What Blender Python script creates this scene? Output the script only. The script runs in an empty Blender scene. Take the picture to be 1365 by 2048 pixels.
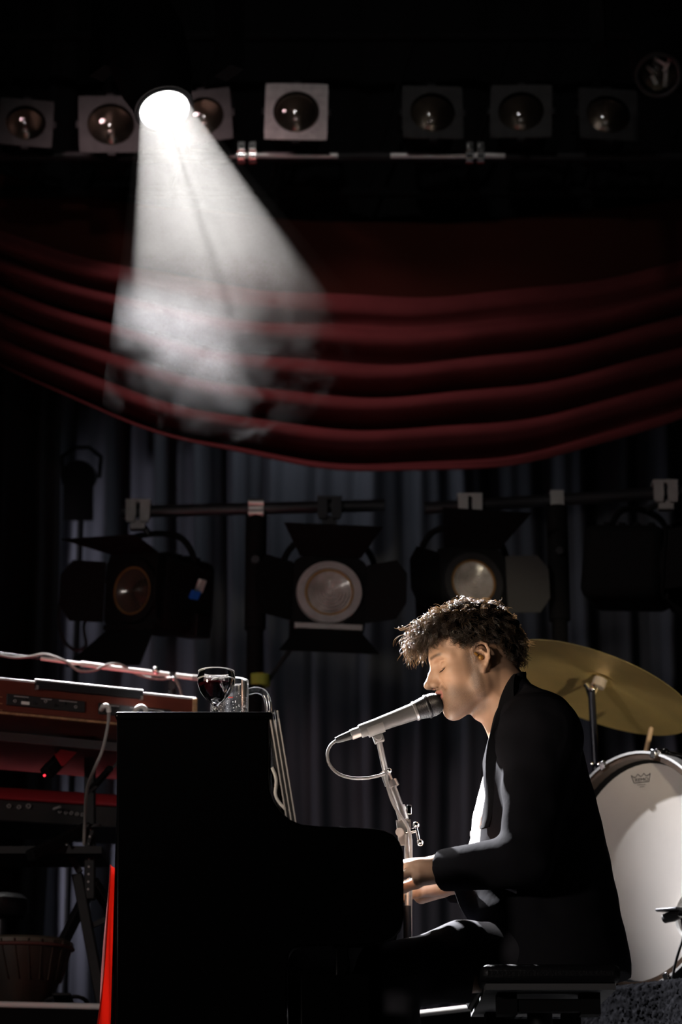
import bpy, bmesh, math, random
import numpy as np
from mathutils import Vector, Matrix, Quaternion
random.seed(7); rng = np.random.default_rng(11)
SC = bpy.context.scene
COL = SC.collection
PI = math.pi

# ------------------------------------------------------------------ camera
LENS, PITCH = 85.0, math.radians(17.0)
CAM = Vector((0.0, -5.0, -0.03))
FPX = LENS / 36.0 * 2048.0
cd = bpy.data.cameras.new('camera'); cam = bpy.data.objects.new('camera', cd); COL.objects.link(cam)
cd.sensor_fit = 'VERTICAL'; cd.sensor_height = 36.0; cd.sensor_width = 24.0; cd.lens = LENS
cam.location = CAM; cam.rotation_euler = (PI / 2 + PITCH, 0, 0)
cd.dof.use_dof = True; cd.dof.focus_distance = 5.12; cd.dof.aperture_fstop = 4.6
cd.clip_start = 0.05; cd.clip_end = 100
SC.camera = cam
FWD = Vector((0, math.cos(PITCH), math.sin(PITCH))); UPV = Vector((0, -math.sin(PITCH), math.cos(PITCH)))
def at(px, py, Y):
    """world point seen at photo pixel (px,py) lying in the upright plane y = Y"""
    d = FWD + Vector((1, 0, 0)) * ((px - 682.5) / FPX) + UPV * ((1024 - py) / FPX)
    return CAM + d * ((Y - CAM.y) / d.y)
def atz(px, py, z):
    d = FWD + Vector((1, 0, 0)) * ((px - 682.5) / FPX) + UPV * ((1024 - py) / FPX)
    return CAM + d * ((z - CAM.z) / d.z)

# ------------------------------------------------------------------ world, lights, exposure
w = bpy.data.worlds.new('dark_hall'); SC.world = w; w.use_nodes = True
w.node_tree.nodes['Background'].inputs[0].default_value = (0.5, 0.6, 0.8, 1)
w.node_tree.nodes['Background'].inputs[1].default_value = 0.0012
SC.view_settings.view_transform = 'Standard'; SC.view_settings.look = 'None'
SC.view_settings.exposure = 0.0; SC.view_settings.gamma = 1.0; SC.view_settings.use_curve_mapping = False

def spot(name, loc, aim, energy, angle, blend, color=(1, 1, 1), radius=0.05):
    l = bpy.data.lights.new(name, 'SPOT'); l.energy = energy; l.spot_size = math.radians(angle); l.spot_blend = blend
    l.color = color; l.shadow_soft_size = radius
    o = bpy.data.objects.new(name, l); COL.objects.link(o); o.location = loc
    o.rotation_euler = (Vector(aim) - Vector(loc)).to_track_quat('-Z', 'Y').to_euler()
    return o
BEAM_LENS = at(325, 206, 1.5)                       # the lit moving head in view
BEAM_DIR = Vector((0.238, -0.36, -0.90)).normalized()
BEAM_APEX = BEAM_LENS - BEAM_DIR * 0.30
beam_lamp = spot('beam_lamp', BEAM_APEX, BEAM_APEX + BEAM_DIR, 1400, 34.0, 0.12, (1.0, 0.975, 0.95), 0.006)
key_lamp = spot('key_lamp', (-1.25, 2.41, 3.12), (0.37, 0.18, 0.74), 9500, 39.5, 0.75, (0.96, 0.96, 1.0), 0.035)
keyboard_fill = spot('keyboard_fill', (-1.7, 2.9, 4.2), (-0.62, 1.75, 1.45), 3500, 22, 0.6, (1.0, 0.98, 0.96), 0.05)  # unseen spot added to whiten the boom and keyboard edges
front_fill = spot('front_fill', (-6.0, -8.0, 2.4), (0.5, 1.0, 1.05), 950, 30, 1.0, (1.0, 0.89, 0.82), 0.35)
face_fill = spot('face_fill', (-2.6, -1.9, 0.70), (0.25, 0, 1.15), 400, 11, 0.8, (1.0, 0.80, 0.60), 0.25)
truss_fill = spot('truss_fill', (-0.9, -3.0, 5.6), (0.0, 3.6, 4.35), 170, 30, 1.0, (1.0, 0.95, 0.92), 0.2)
curtain_wash = spot('curtain_wash', (-0.1, 4.40, 3.75), (-0.1, 4.62, 1.2), 24, 140, 0.9, (0.86, 0.91, 1.0), 0.3)
curtain_low_fill = spot('curtain_low_fill', (0.2, 3.5, 0.2), (0.1, 4.7, 1.5), 9, 140, 1.0, (0.92, 0.92, 1.0), 0.3)  # unseen spot added to lift the lower curtain
side_wash = spot('side_wash', (-1.42, 4.40, 2.75), (-0.9, 4.74, 2.5), 9, 160, 0.6, (0.92, 0.86, 1.0), 0.06)
cymbal_fill = spot('cymbal_fill', (1.9, -2.0, 0.12), (0.82, 1.75, 1.42), 260, 9.5, 0.7, (1.0, 0.86, 0.62), 0.06)  # unseen spot added in place of bounce onto the cymbal underside
side_wash_low = spot('side_wash_low', (-1.42, 4.40, 1.30), (-0.9, 4.74, 1.15), 13, 160, 0.6, (0.92, 0.86, 1.0), 0.06)
swag_fill = spot('swag_fill', (-1.5, 2.5, 4.9), (-0.15, 4.0, 3.05), 150, 50, 1.0, (1.0, 0.66, 0.68), 0.2)  # unseen spot added to light the swag folds

# ------------------------------------------------------------------ materials
MATS = {}
def mat(name, color=(0.5, 0.5, 0.5), rough=0.5, metal=0.0, spec=0.5, bump=0.0, bscale=60.0, vary=0.0, vscale=8.0,
        emit=None, estr=0.0, coat=0.0, sheen=0.0, stretch=(1, 1, 1), sss=0.0, sheen_tint=None):
    m = bpy.data.materials.new(name); m.use_nodes = True; nt = m.node_tree; N = nt.nodes; L = nt.links
    b = N['Principled BSDF']
    b.inputs['Base Color'].default_value = (*color, 1); b.inputs['Roughness'].default_value = rough
    b.inputs['Metallic'].default_value = metal; b.inputs['Specular IOR Level'].default_value = spec
    b.inputs['Coat Weight'].default_value = coat; b.inputs['Sheen Weight'].default_value = sheen
    if emit: b.inputs['Emission Color'].default_value = (*emit, 1); b.inputs['Emission Strength'].default_value = estr
    if bump or vary:
        tc = N.new('ShaderNodeTexCoord'); mp = N.new('ShaderNodeMapping'); mp.inputs['Scale'].default_value = stretch
        L.new(tc.outputs['Object'], mp.inputs['Vector'])
    if vary:
        n = N.new('ShaderNodeTexNoise'); n.inputs['Scale'].default_value = vscale; n.inputs['Detail'].default_value = 4
        L.new(mp.outputs['Vector'], n.inputs['Vector'])
        r = N.new('ShaderNodeValToRGB'); r.color_ramp.elements[0].position = 0.3; r.color_ramp.elements[1].position = 0.72
        r.color_ramp.elements[0].color = (*[c * (1 - vary) for c in color], 1)
        r.color_ramp.elements[1].color = (*[min(1, c * (1 + vary)) for c in color], 1)
        L.new(n.outputs['Fac'], r.inputs['Fac']); L.new(r.outputs['Color'], b.inputs['Base Color'])
    if bump:
        n2 = N.new('ShaderNodeTexNoise'); n2.inputs['Scale'].default_value = bscale; n2.inputs['Detail'].default_value = 3
        L.new(mp.outputs['Vector'], n2.inputs['Vector'])
        bp = N.new('ShaderNodeBump'); bp.inputs['Strength'].default_value = bump; bp.inputs['Distance'].default_value = 0.01
        L.new(n2.outputs['Fac'], bp.inputs['Height']); L.new(bp.outputs['Normal'], b.inputs['Normal'])
    MATS[name] = m
    return m
def rim_glass(name):
    m = bpy.data.materials.new(name); m.use_nodes = True; nt = m.node_tree; N = nt.nodes; Lk = nt.links
    b = N['Principled BSDF']; b.inputs['Base Color'].default_value = (0.75, 0.74, 0.73, 1); b.inputs['Roughness'].default_value = 0.3; b.inputs['Specular IOR Level'].default_value = 1.0
    t = N.new('ShaderNodeBsdfTransparent'); mx = N.new('ShaderNodeMixShader'); mx.inputs[0].default_value = 0.5
    Lk.new(t.outputs[0], mx.inputs[1]); Lk.new(b.outputs[0], mx.inputs[2]); Lk.new(mx.outputs[0], N['Material Output'].inputs['Surface'])
    return m
def thin_glass(name, tint=(1, 1, 1), refl=0.08, rough=0.02, ior=1.5):
    m = bpy.data.materials.new(name); m.use_nodes = True; nt = m.node_tree; N = nt.nodes; L = nt.links
    N.remove(N['Principled BSDF']); out = N['Material Output']
    t = N.new('ShaderNodeBsdfTransparent'); t.inputs[0].default_value = (*tint, 1)
    g = N.new('ShaderNodeBsdfGlossy'); g.inputs['Roughness'].default_value = rough; g.inputs[0].default_value = (1, 1, 1, 1)
    f = N.new('ShaderNodeFresnel'); f.inputs['IOR'].default_value = ior
    mx = N.new('ShaderNodeMixShader'); a = N.new('ShaderNodeMath'); a.operation = 'ADD'; a.inputs[1].default_value = refl; a.use_clamp = True
    L.new(f.outputs[0], a.inputs[0]); L.new(a.outputs[0], mx.inputs[0]); L.new(t.outputs[0], mx.inputs[1]); L.new(g.outputs[0], mx.inputs[2])
    L.new(mx.outputs[0], out.inputs['Surface'])
    return m
M_piano = mat('black_lacquer', (0.0010, 0.0010, 0.0012), 0.25, 0, 0.06)
M_pianoedge = mat('black_satin', (0.004, 0.004, 0.005), 0.4, 0, 0.3)
M_black = mat('black_paint', (0.006, 0.006, 0.007), 0.55, 0, 0.25, vary=0.3, vscale=9)
M_matte = mat('matte_black', (0.004, 0.004, 0.0045), 0.85, 0, 0.1)
M_dark = mat('dark_steel', (0.03, 0.03, 0.034), 0.45, 0.6, 0.4)
M_chrome = mat('chrome', (0.78, 0.77, 0.76), 0.16, 1.0)
M_alu = mat('brushed_aluminium', (0.62, 0.61, 0.60), 0.42, 0.9, 0.5, bump=0.05, bscale=200)
M_satin = mat('satin_silver', (0.82, 0.81, 0.80), 0.45, 0.12, 0.5)
M_grey = mat('grey_cast_metal', (0.30, 0.28, 0.28), 0.55, 0.3, 0.4, vary=0.15, vscale=25)
M_framelit = mat('lit_gel_frame', (0.40, 0.375, 0.37), 0.5, 0.2, 0.4, vary=0.2, vscale=30)  # frame coloured paler to carry the bounce light on it
M_framedark = mat('dark_gel_frame', (0.028, 0.0275, 0.028), 0.55, 0.2, 0.4, vary=0.3, vscale=20)
M_refl = mat('lamp_reflector', (0.55, 0.5, 0.45), 0.25, 1.0, bump=0.25, bscale=45)
M_bulb = mat('bulb_cap', (0.75, 0.68, 0.6), 0.25, 0.8)
M_lensgrey = mat('ribbed_lens_glass', (0.30, 0.275, 0.26), 0.22, 0.0, 0.8, vary=0.5, vscale=14, bump=0.3, bscale=22)
M_gold = mat('brass_ring', (0.45, 0.24, 0.09), 0.35, 0.8)
M_cymbal = mat('hammered_bronze', (0.82, 0.62, 0.25), 0.36, 0.6, 0.5, bump=0.08, bscale=9, vary=0.18, vscale=5)
_n = M_cymbal.node_tree; _t = _n.nodes.new('ShaderNodeTangent'); _t.direction_type = 'RADIAL'; _t.axis = 'Z'
_n.nodes['Principled BSDF'].inputs['Anisotropic'].default_value = 0.75; _n.links.new(_t.outputs[0], _n.nodes['Principled BSDF'].inputs['Tangent'])
M_cable = mat('grey_cable_rubber', (0.22, 0.21, 0.20), 0.4, 0, 0.5)
M_cabledark = mat('black_cable_rubber', (0.012, 0.012, 0.013), 0.45, 0, 0.5)
M_white = mat('white_plastic', (0.75, 0.73, 0.70), 0.4)
M_redwood = mat('red_brown_vinyl', (0.105, 0.021, 0.012), 0.45, 0, 0.35, vary=0.12, vscale=30)
M_red = mat('red_painted_steel', (0.30, 0.018, 0.026), 0.4, 0, 0.4)
M_trim = mat('worn_gold_trim', (0.36, 0.20, 0.10), 0.5, 0.1, vary=0.4, vscale=60)
M_panel = mat('black_connector_panel', (0.01, 0.01, 0.011), 0.5)
M_under = mat('dark_grey_board', (0.02, 0.02, 0.021), 0.7, vary=0.2)
M_hoop = mat('walnut_hoop', (0.035, 0.020, 0.012), 0.3, 0, 0.4, vary=0.3, vscale=40)
M_skinhead = mat('coated_drum_skin', (0.55, 0.51, 0.475), 0.55, 0, 0.3, bump=0.04, bscale=3, vary=0.04, vscale=3)
M_ink = mat('black_ink', (0.02, 0.018, 0.018), 0.6)
M_drumshell = mat('drum_shell_wrap', (0.5, 0.48, 0.46), 0.3)
M_stick = mat('hickory_stick', (0.58, 0.40, 0.24), 0.55, vary=0.1, vscale=30)
M_wood = mat('carved_dark_wood', (0.022, 0.012, 0.007), 0.6, vary=0.5, vscale=18, stretch=(1, 1, 0.2))
M_hide = mat('pale_goat_hide', (0.09, 0.073, 0.052), 0.6, vary=0.2)
M_rope = mat('dark_red_rope', (0.10, 0.03, 0.025), 0.8)
M_paper = mat('sheet_paper', (0.55, 0.50, 0.46), 0.8, vary=0.1, vscale=40)
M_card = mat('black_card', (0.015, 0.014, 0.014), 0.5)
M_leather = mat('black_leather', (0.005, 0.005, 0.006), 0.45, 0, 0.2, bump=0.15, bscale=180)
M_jacket = mat('black_wool_suiting', (0.0110, 0.0107, 0.0126), 0.88, 0, 0.012, bump=0.25, bscale=16)
M_lapel = mat('black_satin_lapel', (0.007, 0.007, 0.008), 0.7, 0, 0.02)
M_trouser = mat('charcoal_trousers', (0.042, 0.041, 0.047), 0.9, 0, 0.06, bump=0.1, bscale=40)
M_shirt = mat('white_cotton_shirt', (0.72, 0.70, 0.70), 0.8, bump=0.5, bscale=14)
M_shoe = mat('black_shoe_leather', (0.01, 0.01, 0.01), 0.3)
M_floor = mat('black_stage_boards', (0.02, 0.019, 0.019), 0.5, vary=0.3, bump=0.1, bscale=30)
M_carpet = mat('black_shag_carpet', (0.0040, 0.0040, 0.0045), 0.9, 0, 0.0, vary=0.6, vscale=60)
M_wall = mat('black_wall_paint', (0.006, 0.006, 0.006), 0.9)
M_curtain = mat('slate_velvet_curtain', (0.05, 0.053, 0.062), 0.9, 0, 0.1, vary=0.15, vscale=3, stretch=(1, 1, 0.15))
M_leg = mat('black_serge_drape', (0.010, 0.010, 0.011), 0.9, 0, 0.1)
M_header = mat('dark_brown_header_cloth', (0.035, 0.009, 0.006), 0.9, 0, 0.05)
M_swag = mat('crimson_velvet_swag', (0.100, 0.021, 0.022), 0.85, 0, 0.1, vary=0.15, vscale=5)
M_wine = mat('red_wine', (0.012, 0.0008, 0.0015), 0.05, 0, 0.5)
M_winglass = thin_glass('clear_wine_glass', (1, 1, 1), 0.02, 0.03, 1.45)
M_mugglass = thin_glass('clear_mug_glass', (0.97, 0.97, 0.97), 0.05, 0.12, 1.5)
M_lampglass = thin_glass('lamp_lens_glass', (0.9, 0.9, 0.9), 0.04, 0.04, 1.5)
M_led = mat('red_led', (0.5, 0, 0), 0.4, emit=(1, 0.03, 0.05), estr=3.0)
M_labelred = mat('red_print', (0.5, 0.03, 0.02), 0.5)
M_labelyel = mat('yellow_print', (0.6, 0.42, 0.05), 0.5)
M_blue = mat('blue_tape', (0.01, 0.12, 0.6), 0.5)
M_ivory = mat('ivory_keys', (0.75, 0.72, 0.66), 0.3)
M_amber = mat('amber_earpiece', (0.30, 0.14, 0.03), 0.15, 0.3)
M_grille = mat('mic_mesh_grille', (0.05, 0.05, 0.052), 0.4, 0.8)
M_micbody = mat('dark_grey_mic_enamel', (0.14, 0.137, 0.134), 0.42, 0.3, 0.5)
M_clip = mat('grey_clip_plastic', (0.22, 0.21, 0.20), 0.5)
M_standmetal = mat('mic_stand_satin_chrome', (0.42, 0.40, 0.38), 0.38, 0.85)
M_tennis = mat('yellow_green_tape', (0.25, 0.30, 0.04), 0.8)

def glow_mat(name, col, strength):
    m = bpy.data.materials.new(name); m.use_nodes = True; nt = m.node_tree; N = nt.nodes; L = nt.links
    N.remove(N['Principled BSDF']); e = N.new('ShaderNodeEmission'); e.inputs[0].default_value = (*col, 1); e.inputs[1].default_value = strength
    t = N.new('ShaderNodeBsdfTransparent'); a = N.new('ShaderNodeAddShader')
    L.new(e.outputs[0], a.inputs[0]); L.new(t.outputs[0], a.inputs[1]); L.new(a.outputs[0], N['Material Output'].inputs['Surface'])
    return m
M_glow = glow_mat('lit_lens', (1, 0.98, 0.95), 9.0)
def translucent_mat(name, col, tr, mixf=0.5, rough=0.8, spec=0.2):
    m = bpy.data.materials.new(name); m.use_nodes = True; nt = m.node_tree; N = nt.nodes; L = nt.links
    b = N['Principled BSDF']; b.inputs['Base Color'].default_value = (*col, 1); b.inputs['Roughness'].default_value = rough
    b.inputs['Specular IOR Level'].default_value = spec
    t = N.new('ShaderNodeBsdfTranslucent'); t.inputs[0].default_value = (*tr, 1); mx = N.new('ShaderNodeMixShader'); mx.inputs[0].default_value = mixf
    L.new(b.outputs[0], mx.inputs[1]); L.new(t.outputs[0], mx.inputs[2]); L.new(mx.outputs[0], N['Material Output'].inputs['Surface'])
    return m
M_drape = translucent_mat('red_backdrop_cloth', (0.50, 0.035, 0.025), (0.70, 0.09, 0.055), 0.5)
M_hair = translucent_mat('brown_curly_hair', (0.015, 0.010, 0.006), (0.60, 0.43, 0.26), 0.31, 0.34, 0.8)
M_haircap = mat('hair_underlayer', (0.0035, 0.0022, 0.0015), 0.8, 0, 0.05)

# ------------------------------------------------------------------ mesh helpers
def frame_of(d):
    d = Vector(d).normalized(); r = Vector((0, 0, 1)) if abs(d.z) < 0.9 else Vector((1, 0, 0))
    a = d.cross(r).normalized(); b = d.cross(a).normalized()
    return a, b, d
class MB:
    def __init__(s): s.v = []; s.f = []
    def add(s, vs, fs):
        o = len(s.v); s.v += [tuple(v) for v in vs]; s.f += [tuple(i + o for i in f) for f in fs]; return s
    def box(s, c, size, rot=None):
        c = Vector(c); hx, hy, hz = [q / 2 for q in size]
        vs = [Vector((x, y, z)) for x in (-hx, hx) for y in (-hy, hy) for z in (-hz, hz)]
        if rot is not None: vs = [rot @ v for v in vs]
        return s.add([v + c for v in vs], [(0, 1, 3, 2), (4, 6, 7, 5), (0, 4, 5, 1), (2, 3, 7, 6), (0, 2, 6, 4), (1, 5, 7, 3)])
    def bar(s, p0, p1, wdt, thk, up=(0, 0, 1)):
        p0, p1 = Vector(p0), Vector(p1); d = (p1 - p0); ln = d.length; d.normalize()
        u = Vector(up); a = d.cross(u)
        if a.length < 1e-4: a = d.cross(Vector((1, 0, 0)))
        a.normalize(); b = a.cross(d)
        R = Matrix((d, a, b)).transposed()
        return s.box((p0 + p1) / 2, (ln, wdt, thk), R)
    def cyl(s, p0, p1, r0, r1=None, n=16, caps=True):
        r1 = r0 if r1 is None else r1; p0, p1 = Vector(p0), Vector(p1); a, b, d = frame_of(p1 - p0)
        vs = []
        for p, r in ((p0, r0), (p1, r1)):
            for i in range(n):
                t = 2 * PI * i / n; vs.append(p + a * (r * math.cos(t)) + b * (r * math.sin(t)))
        fs = [(i, (i + 1) % n, n + (i + 1) % n, n + i) for i in range(n)]
        if caps: fs += [tuple(range(n - 1, -1, -1)), tuple(range(n, 2 * n))]
        return s.add(vs, fs)
    def tube(s, pts, r, n=8, closed=False, caps=True):
        pts = [Vector(p) for p in pts]; m = len(pts); rs = r if isinstance(r, (list, tuple)) else [r] * m
        vs = []; a = None
        for i, p in enumerate(pts):
            if closed: d = pts[(i + 1) % m] - pts[i - 1]
            else: d = pts[min(i + 1, m - 1)] - pts[max(i - 1, 0)]
            d.normalize()
            if a is None: a, b, _ = frame_of(d)
            else:
                a = (a - d * a.dot(d)).normalized(); b = d.cross(a)
            for k in range(n):
                t = 2 * PI * k / n; vs.append(p + a * (rs[i] * math.cos(t)) + b * (rs[i] * math.sin(t)))
        fs = []
        for i in range(m if closed else m - 1):
            j = (i + 1) % m
            for k in range(n): fs.append((i * n + k, i * n + (k + 1) % n, j * n + (k + 1) % n, j * n + k))
        if caps and not closed: fs += [tuple(range(n - 1, -1, -1)), tuple(range((m - 1) * n, m * n))]
        return s.add(vs, fs)
    def lathe(s, prof, origin=(0, 0, 0), axis=(0, 0, 1), n=32, close=False):
        """prof: (radius, height along axis)"""
        o = Vector(origin); a, b, d = frame_of(axis); m = len(prof); vs = []
        for r, h in prof:
            for k in range(n):
                t = 2 * PI * k / n; vs.append(o + d * h + a * (r * math.cos(t)) + b * (r * math.sin(t)))
        fs = []
        for i in range(m if close else m - 1):
            j = (i + 1) % m
            for k in range(n): fs.append((i * n + k, i * n + (k + 1) % n, j * n + (k + 1) % n, j * n + k))
        return s.add(vs, fs)
    def sphere(s, c, r, n=16, m=10, sc=(1, 1, 1)):
        c = Vector(c); vs = [c + Vector((0, 0, r * sc[2]))]
        for i in range(1, m):
            t = PI * i / m
            for k in range(n):
                p = 2 * PI * k / n; vs.append(c + Vector((r * sc[0] * math.sin(t) * math.cos(p), r * sc[1] * math.sin(t) * math.sin(p), r * sc[2] * math.cos(t))))
        vs.append(c - Vector((0, 0, r * sc[2]))); fs = []
        for k in range(n): fs.append((0, 1 + k, 1 + (k + 1) % n))
        for i in range(m - 2):
            for k in range(n): fs.append((1 + i * n + k, 1 + (i + 1) * n + k, 1 + (i + 1) * n + (k + 1) % n, 1 + i * n + (k + 1) % n))
        e = len(vs) - 1
        for k in range(n): fs.append((e, 1 + (m - 2) * n + (k + 1) % n, 1 + (m - 2) * n + k))
        return s.add(vs, fs)
    def prism(s, poly, off):
        """poly: list of world points (planar), extruded by vector off"""
        n = len(poly); off = Vector(off); vs = [Vector(p) for p in poly] + [Vector(p) + off for p in poly]
        return s.add(vs, [tuple(range(n)), tuple(range(2 * n - 1, n - 1, -1))] + [(i, n + i, n + (i + 1) % n, (i + 1) % n) for i in range(n)])
    def holed_plate(s, half, r, thk, n=32, y0=0.0, corner=0.0):
        """square plate in xz with a round hole, front at y0, back at y0+thk"""
        vs = []
        for y in (y0, y0 + thk):
            for i in range(n):
                t = 2 * PI * i / n; c, q = math.cos(t), math.sin(t); k = half / max(abs(c), abs(q)); k = min(k, half * (1.414 - corner))
                vs.append((r * c, y, r * q)); vs.append((k * c, y, k * q))
        fs = []
        for i in range(n):
            j = (i + 1) % n; a, b, c2, d = 2 * i, 2 * i + 1, 2 * j + 1, 2 * j; o = 2 * n
            fs += [(a, b, c2, d), (o + d, o + c2, o + b, o + a), (b, o + b, o + c2, c2), (a, d, o + d, o + a)]
        return s.add(vs, fs)
    def build(s, name, m, parent=None, smooth=40, bevel=0.0, origin=None):
        me = bpy.data.meshes.new(name)
        vs = s.v if origin is None else [tuple(Vector(v) - Vector(origin)) for v in s.v]
        me.from_pydata(vs, [], s.f); me.validate(); me.update()
        bm = bmesh.new(); bm.from_mesh(me); bmesh.ops.recalc_face_normals(bm, faces=bm.faces); bm.to_mesh(me); bm.free()
        if smooth:
            me.shade_smooth(); me.set_sharp_from_angle(angle=math.radians(smooth))
        me.materials.append(m)
        o = bpy.data.objects.new(name, me); COL.objects.link(o)
        if origin is not None: o.location = origin
        if parent is not None: o.parent = parent
        if bevel:
            md = o.modifiers.new('bevel', 'BEVEL'); md.width = bevel; md.segments = 2; md.limit_method = 'ANGLE'
        return o
def tag(o, label=None, cat=None, group=None, kind=None):
    if label: o['label'] = label
    if cat: o['category'] = cat
    if group: o['group'] = group
    if kind: o['kind'] = kind
    return o
def thing(name, label, cat, loc=(0, 0, 0), rot=(0, 0, 0), group=None):
    o = bpy.data.objects.new(name, None); COL.objects.link(o); o.empty_display_size = 0.1
    o.location = loc; o.rotation_euler = rot
    return tag(o, label, cat, group)
def copy_tree(o, parent=None):
    c = o.copy(); COL.objects.link(c)
    if parent is not None: c.parent = parent
    for ch in list(o.children): copy_tree(ch, c)
    return c
def bez(pts, n=24):
    """Catmull-Rom through pts"""
    P = [Vector(p) for p in pts]; P = [P[0] * 2 - P[1]] + P + [P[-1] * 2 - P[-2]]; out = []
    segs = len(P) - 3
    for i in range(segs):
        p0, p1, p2, p3 = P[i:i + 4]
        for k in range(max(2, n // segs)):
            t = k / max(2, n // segs)
            out.append(0.5 * ((2 * p1) + (p2 - p0) * t + (2 * p0 - 5 * p1 + 4 * p2 - p3) * t * t + (3 * p1 - p0 - 3 * p2 + p3) * t ** 3))
    out.append(P[-2]); return out
def sheet(name, fn, nu, nv, m, thick=0.0, smooth=True):
    """grid surface fn(u,v)->point"""
    vs = [fn(i / nu, j / nv) for j in range(nv + 1) for i in range(nu + 1)]
    fs = [(j * (nu + 1) + i, j * (nu + 1) + i + 1, (j + 1) * (nu + 1) + i + 1, (j + 1) * (nu + 1) + i) for j in range(nv) for i in range(nu)]
    me = bpy.data.meshes.new(name); me.from_pydata([tuple(v) for v in vs], [], fs); me.update()
    if smooth: me.shade_smooth()
    me.materials.append(m); o = bpy.data.objects.new(name, me); COL.objects.link(o)
    if thick:
        md = o.modifiers.new('thickness', 'SOLIDIFY'); md.thickness = thick
    return o

# ------------------------------------------------------------------ the setting
o = MB().box((0, 2.2, -0.02), (8.0, 6.4, 0.04)).build('floor', M_floor); tag(o, kind='structure')
o = MB().box((0, 5.3, 3.5), (8.0, 0.1, 7.1)).build('wall_back', M_wall); tag(o, kind='structure')

# back curtain: pleated, hung in one piece
fold = [random.uniform(-0.6, 0.6) for _ in range(40)]
def curtain_fn(x0, x1, Y, z0, z1, lam, amp, seed, gather=0.0):
    rr = random.Random(seed); ph = [rr.uniform(0, 6.28) for _ in range(6)]
    def fn(u, v):
        x = x0 + (x1 - x0) * u; z = z1 + (z0 - z1) * v
        t = x / lam * 2 * PI + 0.9 * math.sin(x * 3.1 + ph[0]) + 0.5 * math.sin(x * 7.3 + ph[1])
        dy = amp * (0.7 * math.sin(t) + 0.35 * math.sin(2.1 * t + ph[2]) + 0.25 * math.sin(0.47 * t + ph[3]))
        dy += amp * 0.25 * math.sin(z * 1.7 + t * 0.5 + ph[4])
        return (x + 0.012 * math.sin(z * 2 + ph[5] + x * 5), Y + dy, z)
    return fn
o = sheet('stage_curtain', curtain_fn(-3.2, 3.2, 4.72, 0.0, 5.2, 0.20, 0.055, 3), 420, 14, M_curtain)
tag(o, 'slate grey pleated curtain closing off the back of the stage', 'curtain')
o = sheet('side_drape', curtain_fn(-2.9, at(112, 1200, 4.26).x, 4.26, 0.0, 5.2, 0.17, 0.03, 9), 160, 10, M_leg)
tag(o, 'black masking drape hanging at the far left edge', 'curtain')

o = sheet('dark_top_sheet', curtain_fn(-3.2, 3.2, 4.28, at(700, 560, 4.28).z, 5.4, 0.3, 0.02, 5), 160, 4, M_matte)  # black sheet added so light on the upper curtain stays hidden
tag(o, 'black sheet added to keep the top behind the square lamps dark', 'curtain')
# swag valance
SW_Y = 4.1
def swag_fn(u, v):
    x = -2.6 + 5.4 * u; xc = 0.22
    k = 0.085 + 0.115 * v ** 1.1
    zt = at(700, 440, SW_Y).z; zb = at(770, 968, SW_Y).z
    z = zt + (zb - zt) * v + k * (x - xc) ** 2 * (1.0 - 0.03 * abs(x - xc))
    foldn = 5.2; a = max(0.0, (v - 0.30) / 0.70)
    s = math.sin((a ** 1.05) * foldn * 2 * PI + 0.35 * math.sin(x * 1.3) + 0.2 * x)
    s = (abs(s) ** 0.75) * (1 if s > 0 else -1)
    wgt = min(1, a * 4) * (0.85 + 0.25 * math.sin(x * 2.1 + v * 9))
    y = SW_Y - 0.078 * wgt * s - 0.10 * a * math.exp(-(x - xc) ** 2 * 0.4)
    z += 0.012 * wgt * math.cos(a * foldn * 2 * PI) + 0.006 * math.sin(x * 9 + v * 5)
    if v > 0.985: y += 0.02
    return (x, y, z)
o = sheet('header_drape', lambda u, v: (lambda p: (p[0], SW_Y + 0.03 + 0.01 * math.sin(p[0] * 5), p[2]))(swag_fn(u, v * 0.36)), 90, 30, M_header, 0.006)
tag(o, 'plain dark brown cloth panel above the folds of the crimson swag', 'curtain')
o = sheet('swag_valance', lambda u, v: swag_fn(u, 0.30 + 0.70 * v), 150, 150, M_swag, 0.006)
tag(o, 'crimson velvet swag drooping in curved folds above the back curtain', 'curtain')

# ------------------------------------------------------------------ overhead truss and par cans
T_Y = 3.75
def zpx(py, Y): return at(682, py, Y).z
zl = zpx(313, T_Y)
tr = thing('lighting_truss', 'black overhead truss with silver couplers under the square lamps', 'truss', (0, T_Y, zl))
MB().cyl((-3.2, 0, 0), (3.2, 0, 0), 0.022).build('chord', M_black, tr)
MB().cyl((-3.2, 0.34, 0), (3.2, 0.34, 0), 0.022).build('chord', M_matte, tr)
MB().cyl((-3.2, 0.17, 0.62), (3.2, 0.17, 0.62), 0.022).build('chord', M_matte, tr)
for i in range(16):
    xa = -3.1 + i * 0.4
    MB().cyl((xa, 0.34, 0), (xa + 0.2, 0.17, 0.62), 0.01, n=8).build('brace', M_matte, tr)
for px in (495, 950):
    x = at(px, 305, T_Y).x; c = MB()
    for dx in (-0.022, 0.022):
        c.lathe([(0.024, -0.014), (0.034, -0.014), (0.034, 0.014), (0.024, 0.014)], (x + dx, 0, 0), (1, 0, 0), 16, True)
        c.box((x + dx, -0.03, 0.028), (0.026, 0.026, 0.03)); c.cyl((x + dx, -0.03, 0.028), (x + dx, -0.055, 0.028), 0.008, n=8)
    c.build('coupler', M_chrome, tr)
for px0, px1 in ((458, 676), (782, 1010)):
    MB().cyl((at(px0, 313, T_Y).x, -0.012, -0.002), (at(px1, 313, T_Y).x, -0.012, -0.002), 0.0135).build('sleeve', M_alu, tr)

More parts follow.
